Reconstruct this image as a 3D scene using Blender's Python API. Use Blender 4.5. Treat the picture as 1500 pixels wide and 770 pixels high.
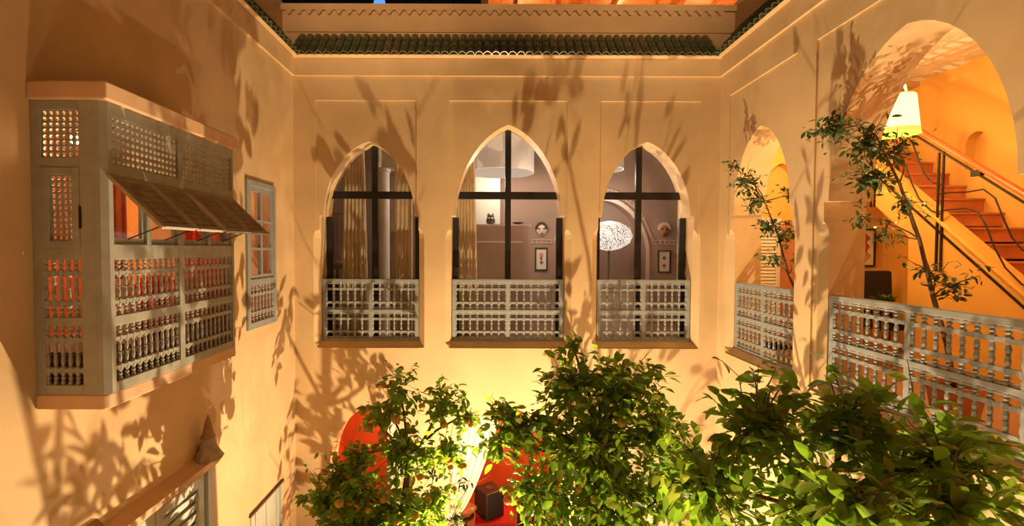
import bpy, bmesh, math, random
from mathutils import Vector, Matrix
random.seed(7)
PI = math.pi
scene = bpy.context.scene
for o in list(bpy.data.objects):
    bpy.data.objects.remove(o)
COL = scene.collection

# ------------------------------------------------------------------ camera
cam_d = bpy.data.cameras.new('camera')
cam_d.sensor_width = 36.0
cam_d.lens = 690.0 / 1500.0 * 36.0
cam_d.shift_x = 34.0 / 1500.0
cam_d.clip_start = 0.05
cam = bpy.data.objects.new('camera', cam_d)
COL.objects.link(cam)
CAM = Vector((0.0, -6.9, 5.3))
pitch, roll = math.radians(1.66), math.radians(0.2)
right = Vector((1, 0, 0)); fwd = Vector((0, math.cos(pitch), -math.sin(pitch))); up = right.cross(fwd)
r2 = right * math.cos(roll) + up * math.sin(roll)
u2 = up * math.cos(roll) - right * math.sin(roll)
m = Matrix.Identity(4)
for i in range(3):
    m[i][0] = r2[i]; m[i][1] = u2[i]; m[i][2] = -fwd[i]; m[i][3] = CAM[i]
cam.matrix_world = m
scene.camera = cam

# ------------------------------------------------------------------ world, exposure
world = bpy.data.worlds.new('night'); scene.world = world
world.use_nodes = True
world.node_tree.nodes['Background'].inputs[0].default_value = (0.010, 0.009, 0.011, 1)
world.node_tree.nodes['Background'].inputs[1].default_value = 0.25
vs = scene.view_settings
vs.view_transform = 'Standard'; vs.look = 'None'; vs.gamma = 1.0; vs.use_curve_mapping = False
vs.exposure = 0.12

# courtyard uplights (fixtures are built further down): x, y, power, colour, cone degrees
WARM = (1.0, 0.755, 0.43)
UPLIGHTS = [
    (0.3, -2.2, 2050, WARM, 178),
    (1.9, -1.4, 400, (1.0, 0.82, 0.58), 176),
    (1.35, -4.5, 800, WARM, 90),
    (-0.4, -6.6, 200, WARM, 168),  # front lamp added to brighten parapet, tiles and near leaves
]

# floods added behind the viewpoint to brighten the far parapet: place, target, power, cone
FILL_FLOODS = [((-1.35, -9.1, 8.6), (-1.6, .3, 9.75), 1900, (1.0, 0.66, 0.34), 33), ((1.85, -9.1, 8.6), (2.1, .3, 9.75), 1900, (1.0, 0.66, 0.34), 33)]

# ------------------------------------------------------------------ materials
MATS = {}
def nodes_of(name):
    mt = bpy.data.materials.new(name); mt.use_nodes = True
    nt = mt.node_tree
    return mt, nt, nt.nodes['Principled BSDF']

def mat(name, col, rough=0.6, metal=0.0, var=0.12, scale=4.0, bump=0.0, bscale=40.0, spec=0.5, stretch=None, coat=0.0, detail=5.0):
    mt, nt, b = nodes_of(name)
    N, L = nt.nodes.new, nt.links.new
    b.inputs['Roughness'].default_value = rough; b.inputs['Metallic'].default_value = metal
    b.inputs['Specular IOR Level'].default_value = spec
    b.inputs['Coat Weight'].default_value = coat
    tc = N('ShaderNodeTexCoord'); mp = N('ShaderNodeMapping'); L(tc.outputs['Object'], mp.inputs[0])
    if stretch: mp.inputs['Scale'].default_value = stretch
    nz = N('ShaderNodeTexNoise'); nz.inputs['Scale'].default_value = scale; nz.inputs['Detail'].default_value = detail
    L(mp.outputs[0], nz.inputs['Vector'])
    rp = N('ShaderNodeValToRGB')
    c0 = [max(0, c * (1 - var)) for c in col]; c1 = [min(1, c * (1 + var)) for c in col]
    rp.color_ramp.elements[0].position = 0.3; rp.color_ramp.elements[1].position = 0.7
    rp.color_ramp.elements[0].color = (*c0, 1); rp.color_ramp.elements[1].color = (*c1, 1)
    L(nz.outputs['Fac'], rp.inputs[0]); L(rp.outputs[0], b.inputs['Base Color'])
    if bump:
        n2 = N('ShaderNodeTexNoise'); n2.inputs['Scale'].default_value = bscale; n2.inputs['Detail'].default_value = 6
        L(mp.outputs[0], n2.inputs['Vector'])
        bp = N('ShaderNodeBump'); bp.inputs['Strength'].default_value = bump; bp.inputs['Distance'].default_value = 0.02
        L(n2.outputs['Fac'], bp.inputs['Height']); L(bp.outputs[0], b.inputs['Normal'])
    MATS[name] = mt
    return mt

def emit(name, col, strength):
    mt, nt, b = nodes_of(name)
    b.inputs['Base Color'].default_value = (*[min(1, c) for c in col], 1)
    b.inputs['Emission Color'].default_value = (*col, 1)
    b.inputs['Emission Strength'].default_value = strength
    MATS[name] = mt
    return mt

mat('plaster', (0.63, 0.43, 0.23), 0.62, var=0.10, scale=1.6, bump=0.12, bscale=9, spec=0.3)
mat('gallery_plaster', (0.80, 0.47, 0.13), 0.65, var=0.06, scale=1.5, bump=0.1, bscale=9, spec=0.3)
mat('parapet_plaster', (0.55, 0.36, 0.2), 0.75, var=0.12, scale=1.5, bump=0.2, bscale=12, spec=0.2)
mat('mauve_plaster', (0.36, 0.25, 0.19), 0.6, var=0.1, scale=2, bump=0.1, bscale=10)
mat('white_plaster', (0.78, 0.74, 0.66), 0.6, var=0.04)
mat('pier_plaster', (0.42, 0.42, 0.35), 0.6, var=0.04)
mat('counter_plaster', (0.36, 0.26, 0.21), 0.5, var=0.1, scale=3)
mat('red_plaster', (0.66, 0.13, 0.03), 0.6, var=0.14, scale=2.5, bump=0.1, bscale=9)
mat('terracotta', (0.52, 0.2, 0.08), 0.6, var=0.15, scale=6)
mat('step_clay', (0.55, 0.17, 0.06), 0.42, var=0.2, scale=5)
mat('clay_lamp', (0.36, 0.2, 0.1), 0.8, var=0.2, scale=14, bump=0.3, bscale=60)
mat('clay_grey', (0.40, 0.31, 0.22), 0.8, var=0.2, scale=14, bump=0.3, bscale=60)
mat('ledge_plaster', (0.64, 0.40, 0.23), 0.7, var=0.1, scale=3, bump=0.15, bscale=20)
mat('grey_paint', (0.26, 0.265, 0.255), 0.55, var=0.1, scale=9, bump=0.06, bscale=60)
mat('bay_paint', (0.33, 0.32, 0.27), 0.55, var=0.12, scale=9, bump=0.06, bscale=60)
mat('shutter_paint', (0.47, 0.48, 0.42), 0.6, var=0.14, scale=7, bump=0.1, bscale=50, stretch=(1, 1, .25))
mat('flap_wood', (0.42, 0.31, 0.21), 0.6, var=0.16, scale=10)
mat('black_steel', (0.012, 0.011, 0.011), 0.4, var=0.05)
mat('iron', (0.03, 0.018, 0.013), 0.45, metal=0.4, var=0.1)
mat('red_wood', (0.5, 0.13, 0.03), 0.35, var=0.2, scale=3, stretch=(6, 1, 6), coat=0.2)
mat('orange_wood', (0.58, 0.22, 0.05), 0.5, var=0.22, scale=4, stretch=(8, 1, 8))
mat('dark_wood', (0.11, 0.05, 0.025), 0.55, var=0.2, scale=5, stretch=(6, 1, 6))
mat('floor_tile', (0.4, 0.22, 0.12), 0.4, var=0.12, scale=3)
mat('curtain', (0.86, 0.72, 0.50), 0.8, var=0.08, scale=6)
mat('white_curtain', (0.82, 0.72, 0.58), 0.85, var=0.04, scale=6)
mat('red_cloth', (0.6, 0.03, 0.015), 0.8, var=0.1)
mat('rust_curtain', (0.62, 0.2, 0.07), 0.85, var=0.1)
mat('pink_cloth', (0.75, 0.45, 0.35), 0.85, var=0.1)
mat('black_box', (0.022, 0.018, 0.014), 0.45, var=0.1)
mat('paper', (0.8, 0.76, 0.68), 0.7, var=0.02)
mat('print_brown', (0.28, 0.12, 0.06), 0.7)
mat('print_red', (0.5, 0.06, 0.04), 0.7)
mat('print_tan', (0.6, 0.33, 0.2), 0.7)
mat('mask_pale', (0.75, 0.62, 0.5), 0.6, var=0.06)
mat('mask_wood', (0.4, 0.18, 0.08), 0.5, var=0.15)
mat('trim_line', (0.72, 0.56, 0.46), 0.6, var=0.05)
mat('bark', (0.16, 0.09, 0.045), 0.85, var=0.25, scale=14, bump=0.4, bscale=40, stretch=(1, 1, .35))
mat('rope', (0.62, 0.5, 0.28), 0.9, var=0.1)
mat('soil', (0.07, 0.04, 0.025), 0.95, var=0.3, scale=30)
mat('screen_wood', (0.3, 0.17, 0.08), 0.5, var=0.15)
mat('chair_black', (0.016, 0.017, 0.02), 0.5, var=0.05)
emit('bulb', (1.0, 0.75, 0.4), 14)
emit('fixture_lens', (1.0, 0.7, 0.38), 20)
emit('blue_glow', (0.05, 0.16, 1.0), 2.2)

def glazed_tile():
    mt, nt, b = nodes_of('glazed_tile')
    N, L = nt.nodes.new, nt.links.new
    oi = N('ShaderNodeObjectInfo'); rp = N('ShaderNodeValToRGB')
    rp.color_ramp.elements[0].color = (0.10, 0.10, 0.045, 1); rp.color_ramp.elements[1].color = (0.15, 0.12, 0.06, 1)
    e = rp.color_ramp.elements.new(0.5); e.color = (0.05, 0.09, 0.04, 1)
    L(oi.outputs['Random'], rp.inputs[0])
    nz = N('ShaderNodeTexNoise'); nz.inputs['Scale'].default_value = 30
    mx = N('ShaderNodeMixRGB'); mx.inputs[2].default_value = (0.12, 0.06, 0.03, 1)
    r2_ = N('ShaderNodeValToRGB'); r2_.color_ramp.elements[0].position = .52; r2_.color_ramp.elements[1].position = .7
    L(nz.outputs['Fac'], r2_.inputs[0]); L(r2_.outputs[0], mx.inputs[0]); L(rp.outputs[0], mx.inputs[1]); L(mx.outputs[0], b.inputs['Base Color'])
    b.inputs['Roughness'].default_value = 0.3
    MATS['glazed_tile'] = mt
glazed_tile()

def leaf_mat(name, cols, trans, tmix):
    mt, nt, b = nodes_of(name)
    N, L = nt.nodes.new, nt.links.new
    oi = N('ShaderNodeObjectInfo'); ge = N('ShaderNodeNewGeometry')
    ad = N('ShaderNodeMath'); ad.operation = 'ADD'; L(oi.outputs['Random'], ad.inputs[0]); L(ge.outputs['Random Per Island'], ad.inputs[1])
    fr = N('ShaderNodeMath'); fr.operation = 'FRACT'; L(ad.outputs[0], fr.inputs[0])
    rp = N('ShaderNodeValToRGB')
    els = rp.color_ramp.elements
    els[0].color = (*cols[0], 1); els[1].color = (*cols[-1], 1)
    for i, c in enumerate(cols[1:-1]):
        e = els.new((i + 1) / (len(cols) - 1)); e.color = (*c, 1)
    L(fr.outputs[0], rp.inputs[0]); L(rp.outputs[0], b.inputs['Base Color'])
    b.inputs['Roughness'].default_value = 0.38
    tr = N('ShaderNodeBsdfTranslucent')
    mu = N('ShaderNodeMixRGB'); mu.blend_type = 'MULTIPLY'; mu.inputs[0].default_value = 1; mu.inputs[2].default_value = (*trans, 1)
    sc_ = N('ShaderNodeMixRGB'); sc_.blend_type = 'MULTIPLY'; sc_.inputs[0].default_value = 0
    L(rp.outputs[0], mu.inputs[1]); L(mu.outputs[0], tr.inputs[0])
    ms = N('ShaderNodeMixShader'); ms.inputs[0].default_value = tmix
    L(b.outputs[0], ms.inputs[1]); L(tr.outputs[0], ms.inputs[2])
    L(ms.outputs[0], nt.nodes['Material Output'].inputs[0])
    MATS[name] = mt
leaf_mat('citrus_leaf', [(.12, .21, .04), (.21, .37, .065), (.15, .27, .045), (.29, .45, .085), (.25, .24, .065), (.16, .31, .045)], (1.5, 1.5, .6), 0.5)
leaf_mat('ficus_leaf', [(.03, .075, .015), (.06, .12, .025), (.04, .085, .018), (.09, .14, .04)], (1.4, 1.2, .6), 0.25)

def fruit_mat():
    mt, nt, b = nodes_of('orange_skin')
    N, L = nt.nodes.new, nt.links.new
    oi = N('ShaderNodeObjectInfo'); rp = N('ShaderNodeValToRGB')
    rp.color_ramp.elements[0].color = (.75, .24, .02, 1); rp.color_ramp.elements[1].color = (.4, .33, .05, 1)
    L(oi.outputs['Random'], rp.inputs[0]); L(rp.outputs[0], b.inputs['Base Color'])
    b.inputs['Roughness'].default_value = .45
    MATS['orange_skin'] = mt
fruit_mat()

def glass_mat():
    mt = bpy.data.materials.new('window_glass'); mt.use_nodes = True
    nt = mt.node_tree; N, L = nt.nodes.new, nt.links.new
    nt.nodes.remove(nt.nodes['Principled BSDF'])
    t = N('ShaderNodeBsdfTransparent'); t.inputs[0].default_value = (.95, .95, .95, 1)
    g = N('ShaderNodeBsdfGlossy'); g.inputs['Roughness'].default_value = .02
    lw = N('ShaderNodeLayerWeight'); lw.inputs[0].default_value = .5
    pw = N('ShaderNodeMath'); pw.operation = 'POWER'; pw.inputs[1].default_value = 4.5; L(lw.outputs['Facing'], pw.inputs[0])
    f = N('ShaderNodeMath'); f.operation = 'MULTIPLY_ADD'; f.inputs[1].default_value = .8; f.inputs[2].default_value = .03; L(pw.outputs[0], f.inputs[0])
    ms = N('ShaderNodeMixShader')
    L(f.outputs[0], ms.inputs[0]); L(t.outputs[0], ms.inputs[1]); L(g.outputs[0], ms.inputs[2]); L(ms.outputs[0], nt.nodes['Material Output'].inputs[0])
    MATS['window_glass'] = mt
glass_mat()

def shade_mat(name, col, strength, base):
    mt, nt, b = nodes_of(name)
    b.inputs['Base Color'].default_value = (*base, 1); b.inputs['Roughness'].default_value = .8
    b.inputs['Emission Color'].default_value = (*col, 1); b.inputs['Emission Strength'].default_value = strength
    MATS[name] = mt
shade_mat('lantern_shade', (1.0, .86, .42), 1.5, (.8, .75, .5))
shade_mat('lantern_band', (.72, .72, .12), .8, (.6, .6, .15))
shade_mat('drum_shade', (1.0, .86, .72), .16, (.8, .72, .64))

def filigree_mat():
    mt, nt, b = nodes_of('silver_filigree')
    N, L = nt.nodes.new, nt.links.new
    v = N('ShaderNodeTexVoronoi'); v.inputs['Scale'].default_value = 26; v.feature = 'DISTANCE_TO_EDGE'
    rp = N('ShaderNodeValToRGB'); rp.color_ramp.elements[0].position = .06; rp.color_ramp.elements[1].position = .16
    tc = N('ShaderNodeTexCoord'); L(tc.outputs['Object'], v.inputs['Vector']); L(v.outputs['Distance'], rp.inputs[0])
    b.inputs['Base Color'].default_value = (.6, .52, .47, 1); b.inputs['Metallic'].default_value = .7; b.inputs['Roughness'].default_value = .35
    b.inputs['Emission Color'].default_value = (1, .88, .76, 1)
    ml = N('ShaderNodeMath'); ml.operation = 'MULTIPLY'; ml.inputs[1].default_value = 1.5
    L(rp.outputs[0], ml.inputs[0]); L(ml.outputs[0], b.inputs['Emission Strength'])
    MATS['silver_filigree'] = mt
filigree_mat()
def sheer(name, k):
    nt = MATS[name].node_tree; N, L = nt.nodes.new, nt.links.new
    b = nt.nodes['Principled BSDF']; t = N('ShaderNodeBsdfTranslucent'); ms = N('ShaderNodeMixShader'); ms.inputs[0].default_value = k
    L(b.inputs['Base Color'].links[0].from_socket, t.inputs[0]); L(b.outputs[0], ms.inputs[1]); L(t.outputs[0], ms.inputs[2]); L(ms.outputs[0], nt.nodes['Material Output'].inputs[0])
sheer('curtain', .4); sheer('rust_curtain', .3); sheer('pink_cloth', .3)

# ------------------------------------------------------------------ mesh helpers
class MB:
    def __init__(s): s.v = []; s.f = []
    def box(s, x0, x1, y0, y1, z0, z1):
        n = len(s.v)
        s.v += [(x0, y0, z0), (x1, y0, z0), (x1, y1, z0), (x0, y1, z0), (x0, y0, z1), (x1, y0, z1), (x1, y1, z1), (x0, y1, z1)]
        s.f += [(n, n+3, n+2, n+1), (n+4, n+5, n+6, n+7), (n, n+1, n+5, n+4), (n+1, n+2, n+6, n+5), (n+2, n+3, n+7, n+6), (n+3, n, n+4, n+7)]
        return s
    def prism(s, pts, axis, a, b):
        def P(p, t):
            return (t, p[0], p[1]) if axis == 'x' else (p[0], t, p[1]) if axis == 'y' else (p[0], p[1], t)
        n = len(s.v); k = len(pts)
        s.v += [P(p, a) for p in pts] + [P(p, b) for p in pts]
        s.f += [tuple(range(n, n+k))[::-1], tuple(range(n+k, n+2*k))]
        for i in range(k):
            j = (i+1) % k
            s.f.append((n+i, n+j, n+k+j, n+k+i))
        return s
    def sections(s, secs):
        """closed loft through equal rings of 3-D points, capped"""
        n = len(s.v); k = len(secs[0])
        for r in secs: s.v += [tuple(p) for p in r]
        for q in range(len(secs)-1):
            for i in range(k):
                j = (i+1) % k
                s.f.append((n+q*k+i, n+q*k+j, n+(q+1)*k+j, n+(q+1)*k+i))
        s.f.append(tuple(range(n, n+k))[::-1]); e = n+(len(secs)-1)*k; s.f.append(tuple(range(e, e+k)))
        return s
    def tube(s, pts, rad, n=6):
        pts = [Vector(p) for p in pts]
        if not hasattr(rad, '__len__'): rad = [rad]*len(pts)
        secs = []; ref = None
        for i, p in enumerate(pts):
            d = (pts[min(i+1, len(pts)-1)]-pts[max(i-1, 0)])
            if d.length < 1e-9: d = Vector((0, 0, 1))
            d.normalize()
            if ref is None:
                ref = d.orthogonal().normalized()
            a = ref - d*ref.dot(d)
            a = a.normalized() if a.length > 1e-6 else d.orthogonal().normalized()
            ref = a; c = d.cross(a)
            secs.append([p+(a*math.cos(t)+c*math.sin(t))*rad[i] for t in [2*PI*q/n for q in range(n)]])
        return s.sections(secs)
    def lathe(s, prof, n=16, c=(0, 0, 0), sx=1, sy=1):
        secs = []
        for r, z in prof:
            secs.append([(c[0]+sx*r*math.cos(2*PI*q/n), c[1]+sy*r*math.sin(2*PI*q/n), c[2]+z) for q in range(n)])
        return s.sections(secs)
    def mesh(s, name):
        me = bpy.data.meshes.new(name); me.from_pydata(s.v, [], s.f); me.update()
        return me
    def build(s, name, mt, parent=None, world=True, smooth=False, bevel=0.0, kind=None):
        if parent is not None and world:
            p = parent.location if parent.parent is None else parent.location+parent.parent.location
            s.v = [(v[0]-p[0], v[1]-p[1], v[2]-p[2]) for v in s.v]
        return obj(name, s.mesh(name), mt, parent, smooth, bevel, kind)

def obj(name, me, mt, parent=None, smooth=False, bevel=0.0, kind=None):
    if mt and not me.materials: me.materials.append(MATS[mt])
    o = bpy.data.objects.new(name, me); COL.objects.link(o)
    if parent is not None: o.parent = parent
    if smooth:
        for p in me.polygons: p.use_smooth = True
    if bevel:
        b = o.modifiers.new('bevel', 'BEVEL'); b.width = bevel; b.segments = 2; b.limit_method = 'ANGLE'
    if kind: o['kind'] = kind
    return o

def tag(o, label, cat, group=None):
    o['label'] = label; o['category'] = cat
    if group: o['group'] = group
    return o
def thing(name, label, cat, loc=(0, 0, 0), rotz=0.0, group=None, kind=None):
    o = bpy.data.objects.new(name, None); COL.objects.link(o)
    o.location = loc; o.rotation_euler = (0, 0, rotz); o.empty_display_size = .1
    if kind:
        o['kind'] = kind
        if label: o['label'] = label
    else: tag(o, label, cat, group)
    return o
def put(me, name, parent, loc, rot=None, scale=None, mt=None):
    if mt and not me.materials: me.materials.append(MATS[mt])
    o = bpy.data.objects.new(name, me); COL.objects.link(o); o.parent = parent; o.location = loc
    if rot is not None: o.rotation_euler = rot
    if scale is not None: o.scale = scale
    return o

def carve(name, slab, cutters, mt, label=None, bevel=0.0):
    """a wall slab with real openings and recesses cut into it"""
    o = slab.build(name, mt)
    tmp = []
    for i, c in enumerate(cutters):
        me = c.mesh('cut')
        bm = bmesh.new(); bm.from_mesh(me); bmesh.ops.recalc_face_normals(bm, faces=bm.faces); bm.to_mesh(me); bm.free()
        co = bpy.data.objects.new('cut', me); COL.objects.link(co); tmp.append(co)
        md = o.modifiers.new('b', 'BOOLEAN'); md.operation = 'DIFFERENCE'; md.solver = 'EXACT'; md.object = co
    dg = bpy.context.evaluated_depsgraph_get()
    me = bpy.data.meshes.new_from_object(o.evaluated_get(dg))
    o.modifiers.clear(); old = o.data; o.data = me; me.name = name
    for c in tmp: bpy.data.objects.remove(c)
    o['kind'] = 'structure'
    if label: o['label'] = label
    return o

def struct(name, mb, mt, label=None, parent=None, bevel=0.0):
    o = mb.build(name, mt, parent, bevel=bevel)
    if parent is None:
        o['kind'] = 'structure'
        if label: o['label'] = label
    return o

def arch_top(x0, x1, zs, za, a=.18, n=22):
    """pointed arch from (x1,zs) over the apex to (x0,zs)"""
    c, w, h = (x0+x1)/2, (x1-x0)/2, za-zs
    pts = []
    for i in range(n+1):
        t = PI*i/n; u = math.cos(t)
        pts.append((c+w*u, zs+h*((1-a)*math.sqrt(max(0, 1-u*u))+a*(1-abs(u)))))
    return pts
def arch_opening(x0, x1, z0, zi, za, step=.06, a=.18):
    return [(x0, z0), (x1, z0), (x1, zi)]+arch_top(x0+step, x1-step, zi, za, a)+[(x0, zi)]

def chamfer_back(x0, x1, z0, face=0.0, e=.085, ztop=5.45):
    secs = []
    for z, q, d in ((z0-e-.002, e, .0015), (z0, e, e), (ztop, e, e), (ztop+.07, e*.86, e*.86), (ztop+.12, e*.55, e*.55), (ztop+.15, e*.06, e*.06)):
        q2 = q+.01*(q/max(d, .01)) if d > .01 else q
        secs.append([(x0-q-.01, face-.01, z), (x1+q+.01, face-.01, z), (x1+.001, face+d, z), (x0-.001, face+d, z)])
    return MB().sections(secs)
def chamfer_right(y0, y1, z0, X, e=.085, ztop=5.45):
    secs = []
    for z, q, d in ((z0-e-.002, e, .0015), (z0, e, e), (ztop, e, e), (ztop+.07, e*.86, e*.86), (ztop+.12, e*.55, e*.55), (ztop+.15, e*.06, e*.06)):
        secs.append([(X-.01, y0-q-.01, z), (X-.01, y1+q+.01, z), (X+d, y1+.001, z), (X+d, y0-.001, z)])
    return MB().sections(secs)

# ------------------------------------------------------------------ the shell of the courtyard
XL, XR = -2.85, 3.36
ZF = 3.75            # upper floor
WIN = [(-2.485, -1.03, 6.87), (-.555, 1.125, 7.115), (1.60, 3.01, 6.875)]
PANEL = [(-2.525, -1.06), (-.585, 1.14), (1.615, 3.07)]
cut = []
for (x0, x1, za), (p0, p1) in zip(WIN, PANEL):
    cut.append(MB().box(p0, p1, -.05, .022, 3.845, 7.455))
    cut.append(MB().prism(arch_opening(x0, x1, 3.93, 5.79, za), 'y', -.1, .6))
    cut.append(chamfer_back(x0, x1, 3.93))
LOWARCH = [(-2.4, -1.12, 2.98), (-.58, 1.12, 2.98)]
for x0, x1, za in LOWARCH:
    cut.append(MB().prism(arch_opening(x0, x1, -.2, 2.05, za, .05), 'y', -.1, .6))
carve('wall_back', MB().box(XL-.35, XR+.45, 0, .4, 0, 8.06), cut, 'plaster', 'ochre plaster wall with three pointed arch windows over the trees')
trim = struct('trim_1', MB().box(XL, XR, -.035, .0, 7.80, 8.06), 'plaster', 'projecting plaster band under the roof tiles of the end wall')

# right wall with the two gallery arches
ARC_S = (-1.64, -.31, 6.85)
ARC_B = (-3.93, -2.13, 7.14)
cut = []
cut.append(MB().box(XR-.05, XR+.022, -1.70, -.25, 3.845, 7.46))
cut.append(MB().box(XR-.05, XR+.022, -4.05, -2.0, 3.845, 7.46))
for y0, y1, za in (ARC_S, ARC_B):
    cut.append(MB().prism(arch_opening(y0, y1, 3.93, 5.79, za, .06, .1), 'x', XR-.1, XR+.6))
    cut.append(chamfer_right(y0, y1, 3.93, XR))
carve('wall_right', MB().box(XR, XR+.45, -9, 0, 0, 8.06), cut, 'plaster', 'ochre plaster wall with a small and a large open gallery arch')
struct('trim_2', MB().box(XR-.035, XR, -9, -.035, 7.80, 8.06), 'plaster', 'projecting plaster band under the roof tiles of the gallery wall')

# left wall with the bay, the small window and the ground floor doors
BY0, BY1 = -3.958, -2.45
cut = [MB().box(XL-.6, XL+.1, BY0+.05, BY1-.05, 4.42, 6.18),
       MB().box(XL-.6, XL+.1, -1.385, -.65, 4.33, 6.12),
       MB().box(XL-.14, XL+.1, -3.66, -2.1, -.1, 3.12),
       MB().box(XL-.10, XL+.1, -1.35, -.5, -.1, 2.10)]
carve('wall_left', MB().box(XL-.35, XL, -9, 0, 0, 8.06), cut, 'plaster', 'ochre plaster wall with the grey latticed bay and leaf shadows')
struct('trim_3', MB().box(XL, XL+.035, -9, -.035, 7.80, 8.06), 'plaster', 'projecting plaster band under the roof tiles above the bay')
struct('wall_front', MB().box(XL-.35, XR+.45, -9.3, -9, 0, 8.06), 'plaster', 'plain plaster wall behind the viewpoint')
struct('floor', MB().box(XL-.35, XR+.45, -9.3, 0, -.2, 0), 'floor_tile', 'terracotta tiled courtyard floor')

# ------------------------------------------------------------------ roof coping: glazed green tiles, parapets above
def half_tile(r=.062, ln=.19, th=.012, n=6):
    vs_, fs = [], []
    for (y, s) in ((0, 1.0), (ln, .86)):
        for rr in (r*s, r*s-th):
            for i in range(n+1):
                t = PI*i/n
                vs_.append((rr*math.cos(t), y, rr*math.sin(t)))
    k = n+1
    for i in range(n):
        fs.append((i, i+1, 2*k+i+1, 2*k+i)); fs.append((k+i, 3*k+i, 3*k+i+1, k+i+1)); fs.append((i, k+i, k+i+1, i+1)); fs.append((2*k+i, 2*k+i+1, 3*k+i+1, 3*k+i))
    fs.append((0, 2*k, 3*k, k)); fs.append((n, k+n, 3*k+n, 2*k+n))
    me = bpy.data.meshes.new('roof_tile'); me.from_pydata(vs_, [], fs); me.update()
    me.materials.append(MATS['glazed_tile'])
    return me
TILE = half_tile()
def coping(name, base, along, inward, length, label, run=.36, drop=.40, pitch_=.12):
    """slope of cover tiles: base = bottom outer edge start, inward = horizontal direction up the slope"""
    a, w = Vector(along), Vector(inward)
    th = thing(name, label, '', base, kind='structure')
    up_ = (w*run+Vector((0, 0, drop))); L_ = up_.length; up_.normalize()
    nrm = a.cross(up_)
    if nrm.z < 0: nrm = -nrm
    p = Vector((0, 0, 0))
    bed = MB(); q = [p, p+a*length, p+a*length+up_*L_, p+up_*L_]
    dn = -nrm*.05
    bed.sections([[v+dn for v in q], [v for v in q]])
    bed.build('tile_bed', 'plaster', th, world=False)
    rot = Matrix((a, up_, nrm)).transposed()
    if rot.determinant() < 0: rot = Matrix((-a, up_, nrm)).transposed()
    n = int(length/pitch_)
    for i in range(n):
        for r in range(3):
            t = put(TILE, 'roof_tile', th, p+a*(pitch_*(i+.5)+random.uniform(-.004, .004))+up_*(r*.17-.02)+nrm*(.004+.006*r))
            t.rotation_euler = rot.to_euler()
    return th
Zt = 8.07
coping('trim_4', (XL-.0, -.10, Zt), (1, 0, 0), (0, 1, 0), XR-XL, 'row of dark green glazed roof tiles along the end wall top')
coping('trim_5', (XL+.10, -2.5, Zt), (0, 1, 0), (-1, 0, 0), 2.5, 'row of dark green glazed roof tiles along the wall above the bay')
coping('trim_6', (XR-.10, -2.5, Zt), (0, 1, 0), (1, 0, 0), 2.5, 'row of dark green glazed roof tiles along the gallery wall top')
pb = MB().box(XL-.28, XR+.34, .27, .5, 8.06, 8.86)
struct('wall_parapet_back', pb, 'parapet_plaster', 'brown plastered parapet above the green roof tiles')
struct('trim_7', MB().box(XL-.28, XR+.34, .22, .52, 8.86, 8.95), 'parapet_plaster', 'capping board of the parapet at the end of the courtyard')
struct('trim_8', MB().box(XL-.2, XR+.3, .245, .27, 8.545, 8.575), 'parapet_plaster', 'thin ledge along the parapet foot')
struct('wall_parapet_left', MB().box(XL-.5, XL-.26, -9, .5, 8.06, 9.0), 'parapet_plaster', 'brown parapet above the wall with the bay')
struct('wall_parapet_right', MB().box(XR+.32, XR+.55, -9, .5, 8.06, 9.0), 'parapet_plaster', 'brown parapet above the gallery wall')
corb = thing('trim_9', 'row of small plaster teeth under the parapet capping', '', (0, .25, 8.80), kind='structure')
tooth = MB().prism([(-.012, .0), (.012, .0), (.055, .06), (-.055, .06)], 'y', -.015, .03).mesh('tooth')
for i in range(44):
    put(tooth, 'tooth', corb, (XL-.15+i*.15, -.01, 0), mt='parapet_plaster')

# ------------------------------------------------------------------ rooms behind the walls
struct('floor_upper', MB().box(XL-.35, 4.9, .4, 3.2, 3.45, ZF), 'floor_tile')
struct('ceiling_upper', MB().box(XL-.35, 4.9, .4, 3.2, 7.6, 7.8), 'white_plaster')
NICHE = (1.55, 3.32)
niche = MB().prism(arch_opening(NICHE[0], NICHE[1], ZF-.1, 5.2, 6.36, .0, .1), 'y', 2.8, 3.45)
carve('wall_salon_back', MB().box(-3.6, 4.9, 3.0, 3.5, ZF, 7.6), [niche], 'mauve_plaster', 'mauve plaster wall of the room behind the arched windows')
struct('wall_salon_niche', MB().box(NICHE[0]-.1, NICHE[1]+.1, 3.5, 3.6, ZF, 6.6), 'mauve_plaster')
struct('wall_salon_left', MB().box(-3.6, -3.4, .4, 3.0, ZF, 7.6), 'mauve_plaster')
struct('wall_salon_right', MB().box(4.8, 4.9, 1.2, 3.0, ZF, 7.6), 'mauve_plaster')
struct('wall_salon_side', MB().box(3.81, 3.9, .4, 1.05, ZF, 7.6), 'mauve_plaster')
struct('roof_slab', MB().box(XL-.5, 7, .4, 3.4, 7.82, 8.05), 'parapet_plaster')
# ground floor room
struct('wall_ground_room_back', MB().box(XL-.35, XR+.45, 2.6, 2.8, 0, 3.45), 'red_plaster', 'red plaster wall of the room behind the ground floor arches')
struct('wall_ground_room_left', MB().box(XL-.35, XL-.1, .4, 2.6, 0, 3.45), 'red_plaster')
struct('wall_ground_room_right', MB().box(2.4, 2.6, .4, 2.6, 0, 3.45), 'red_plaster')
struct('floor_ground_room', MB().box(XL-.35, XR+.45, 0, 2.8, -.2, 0), 'floor_tile')
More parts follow.
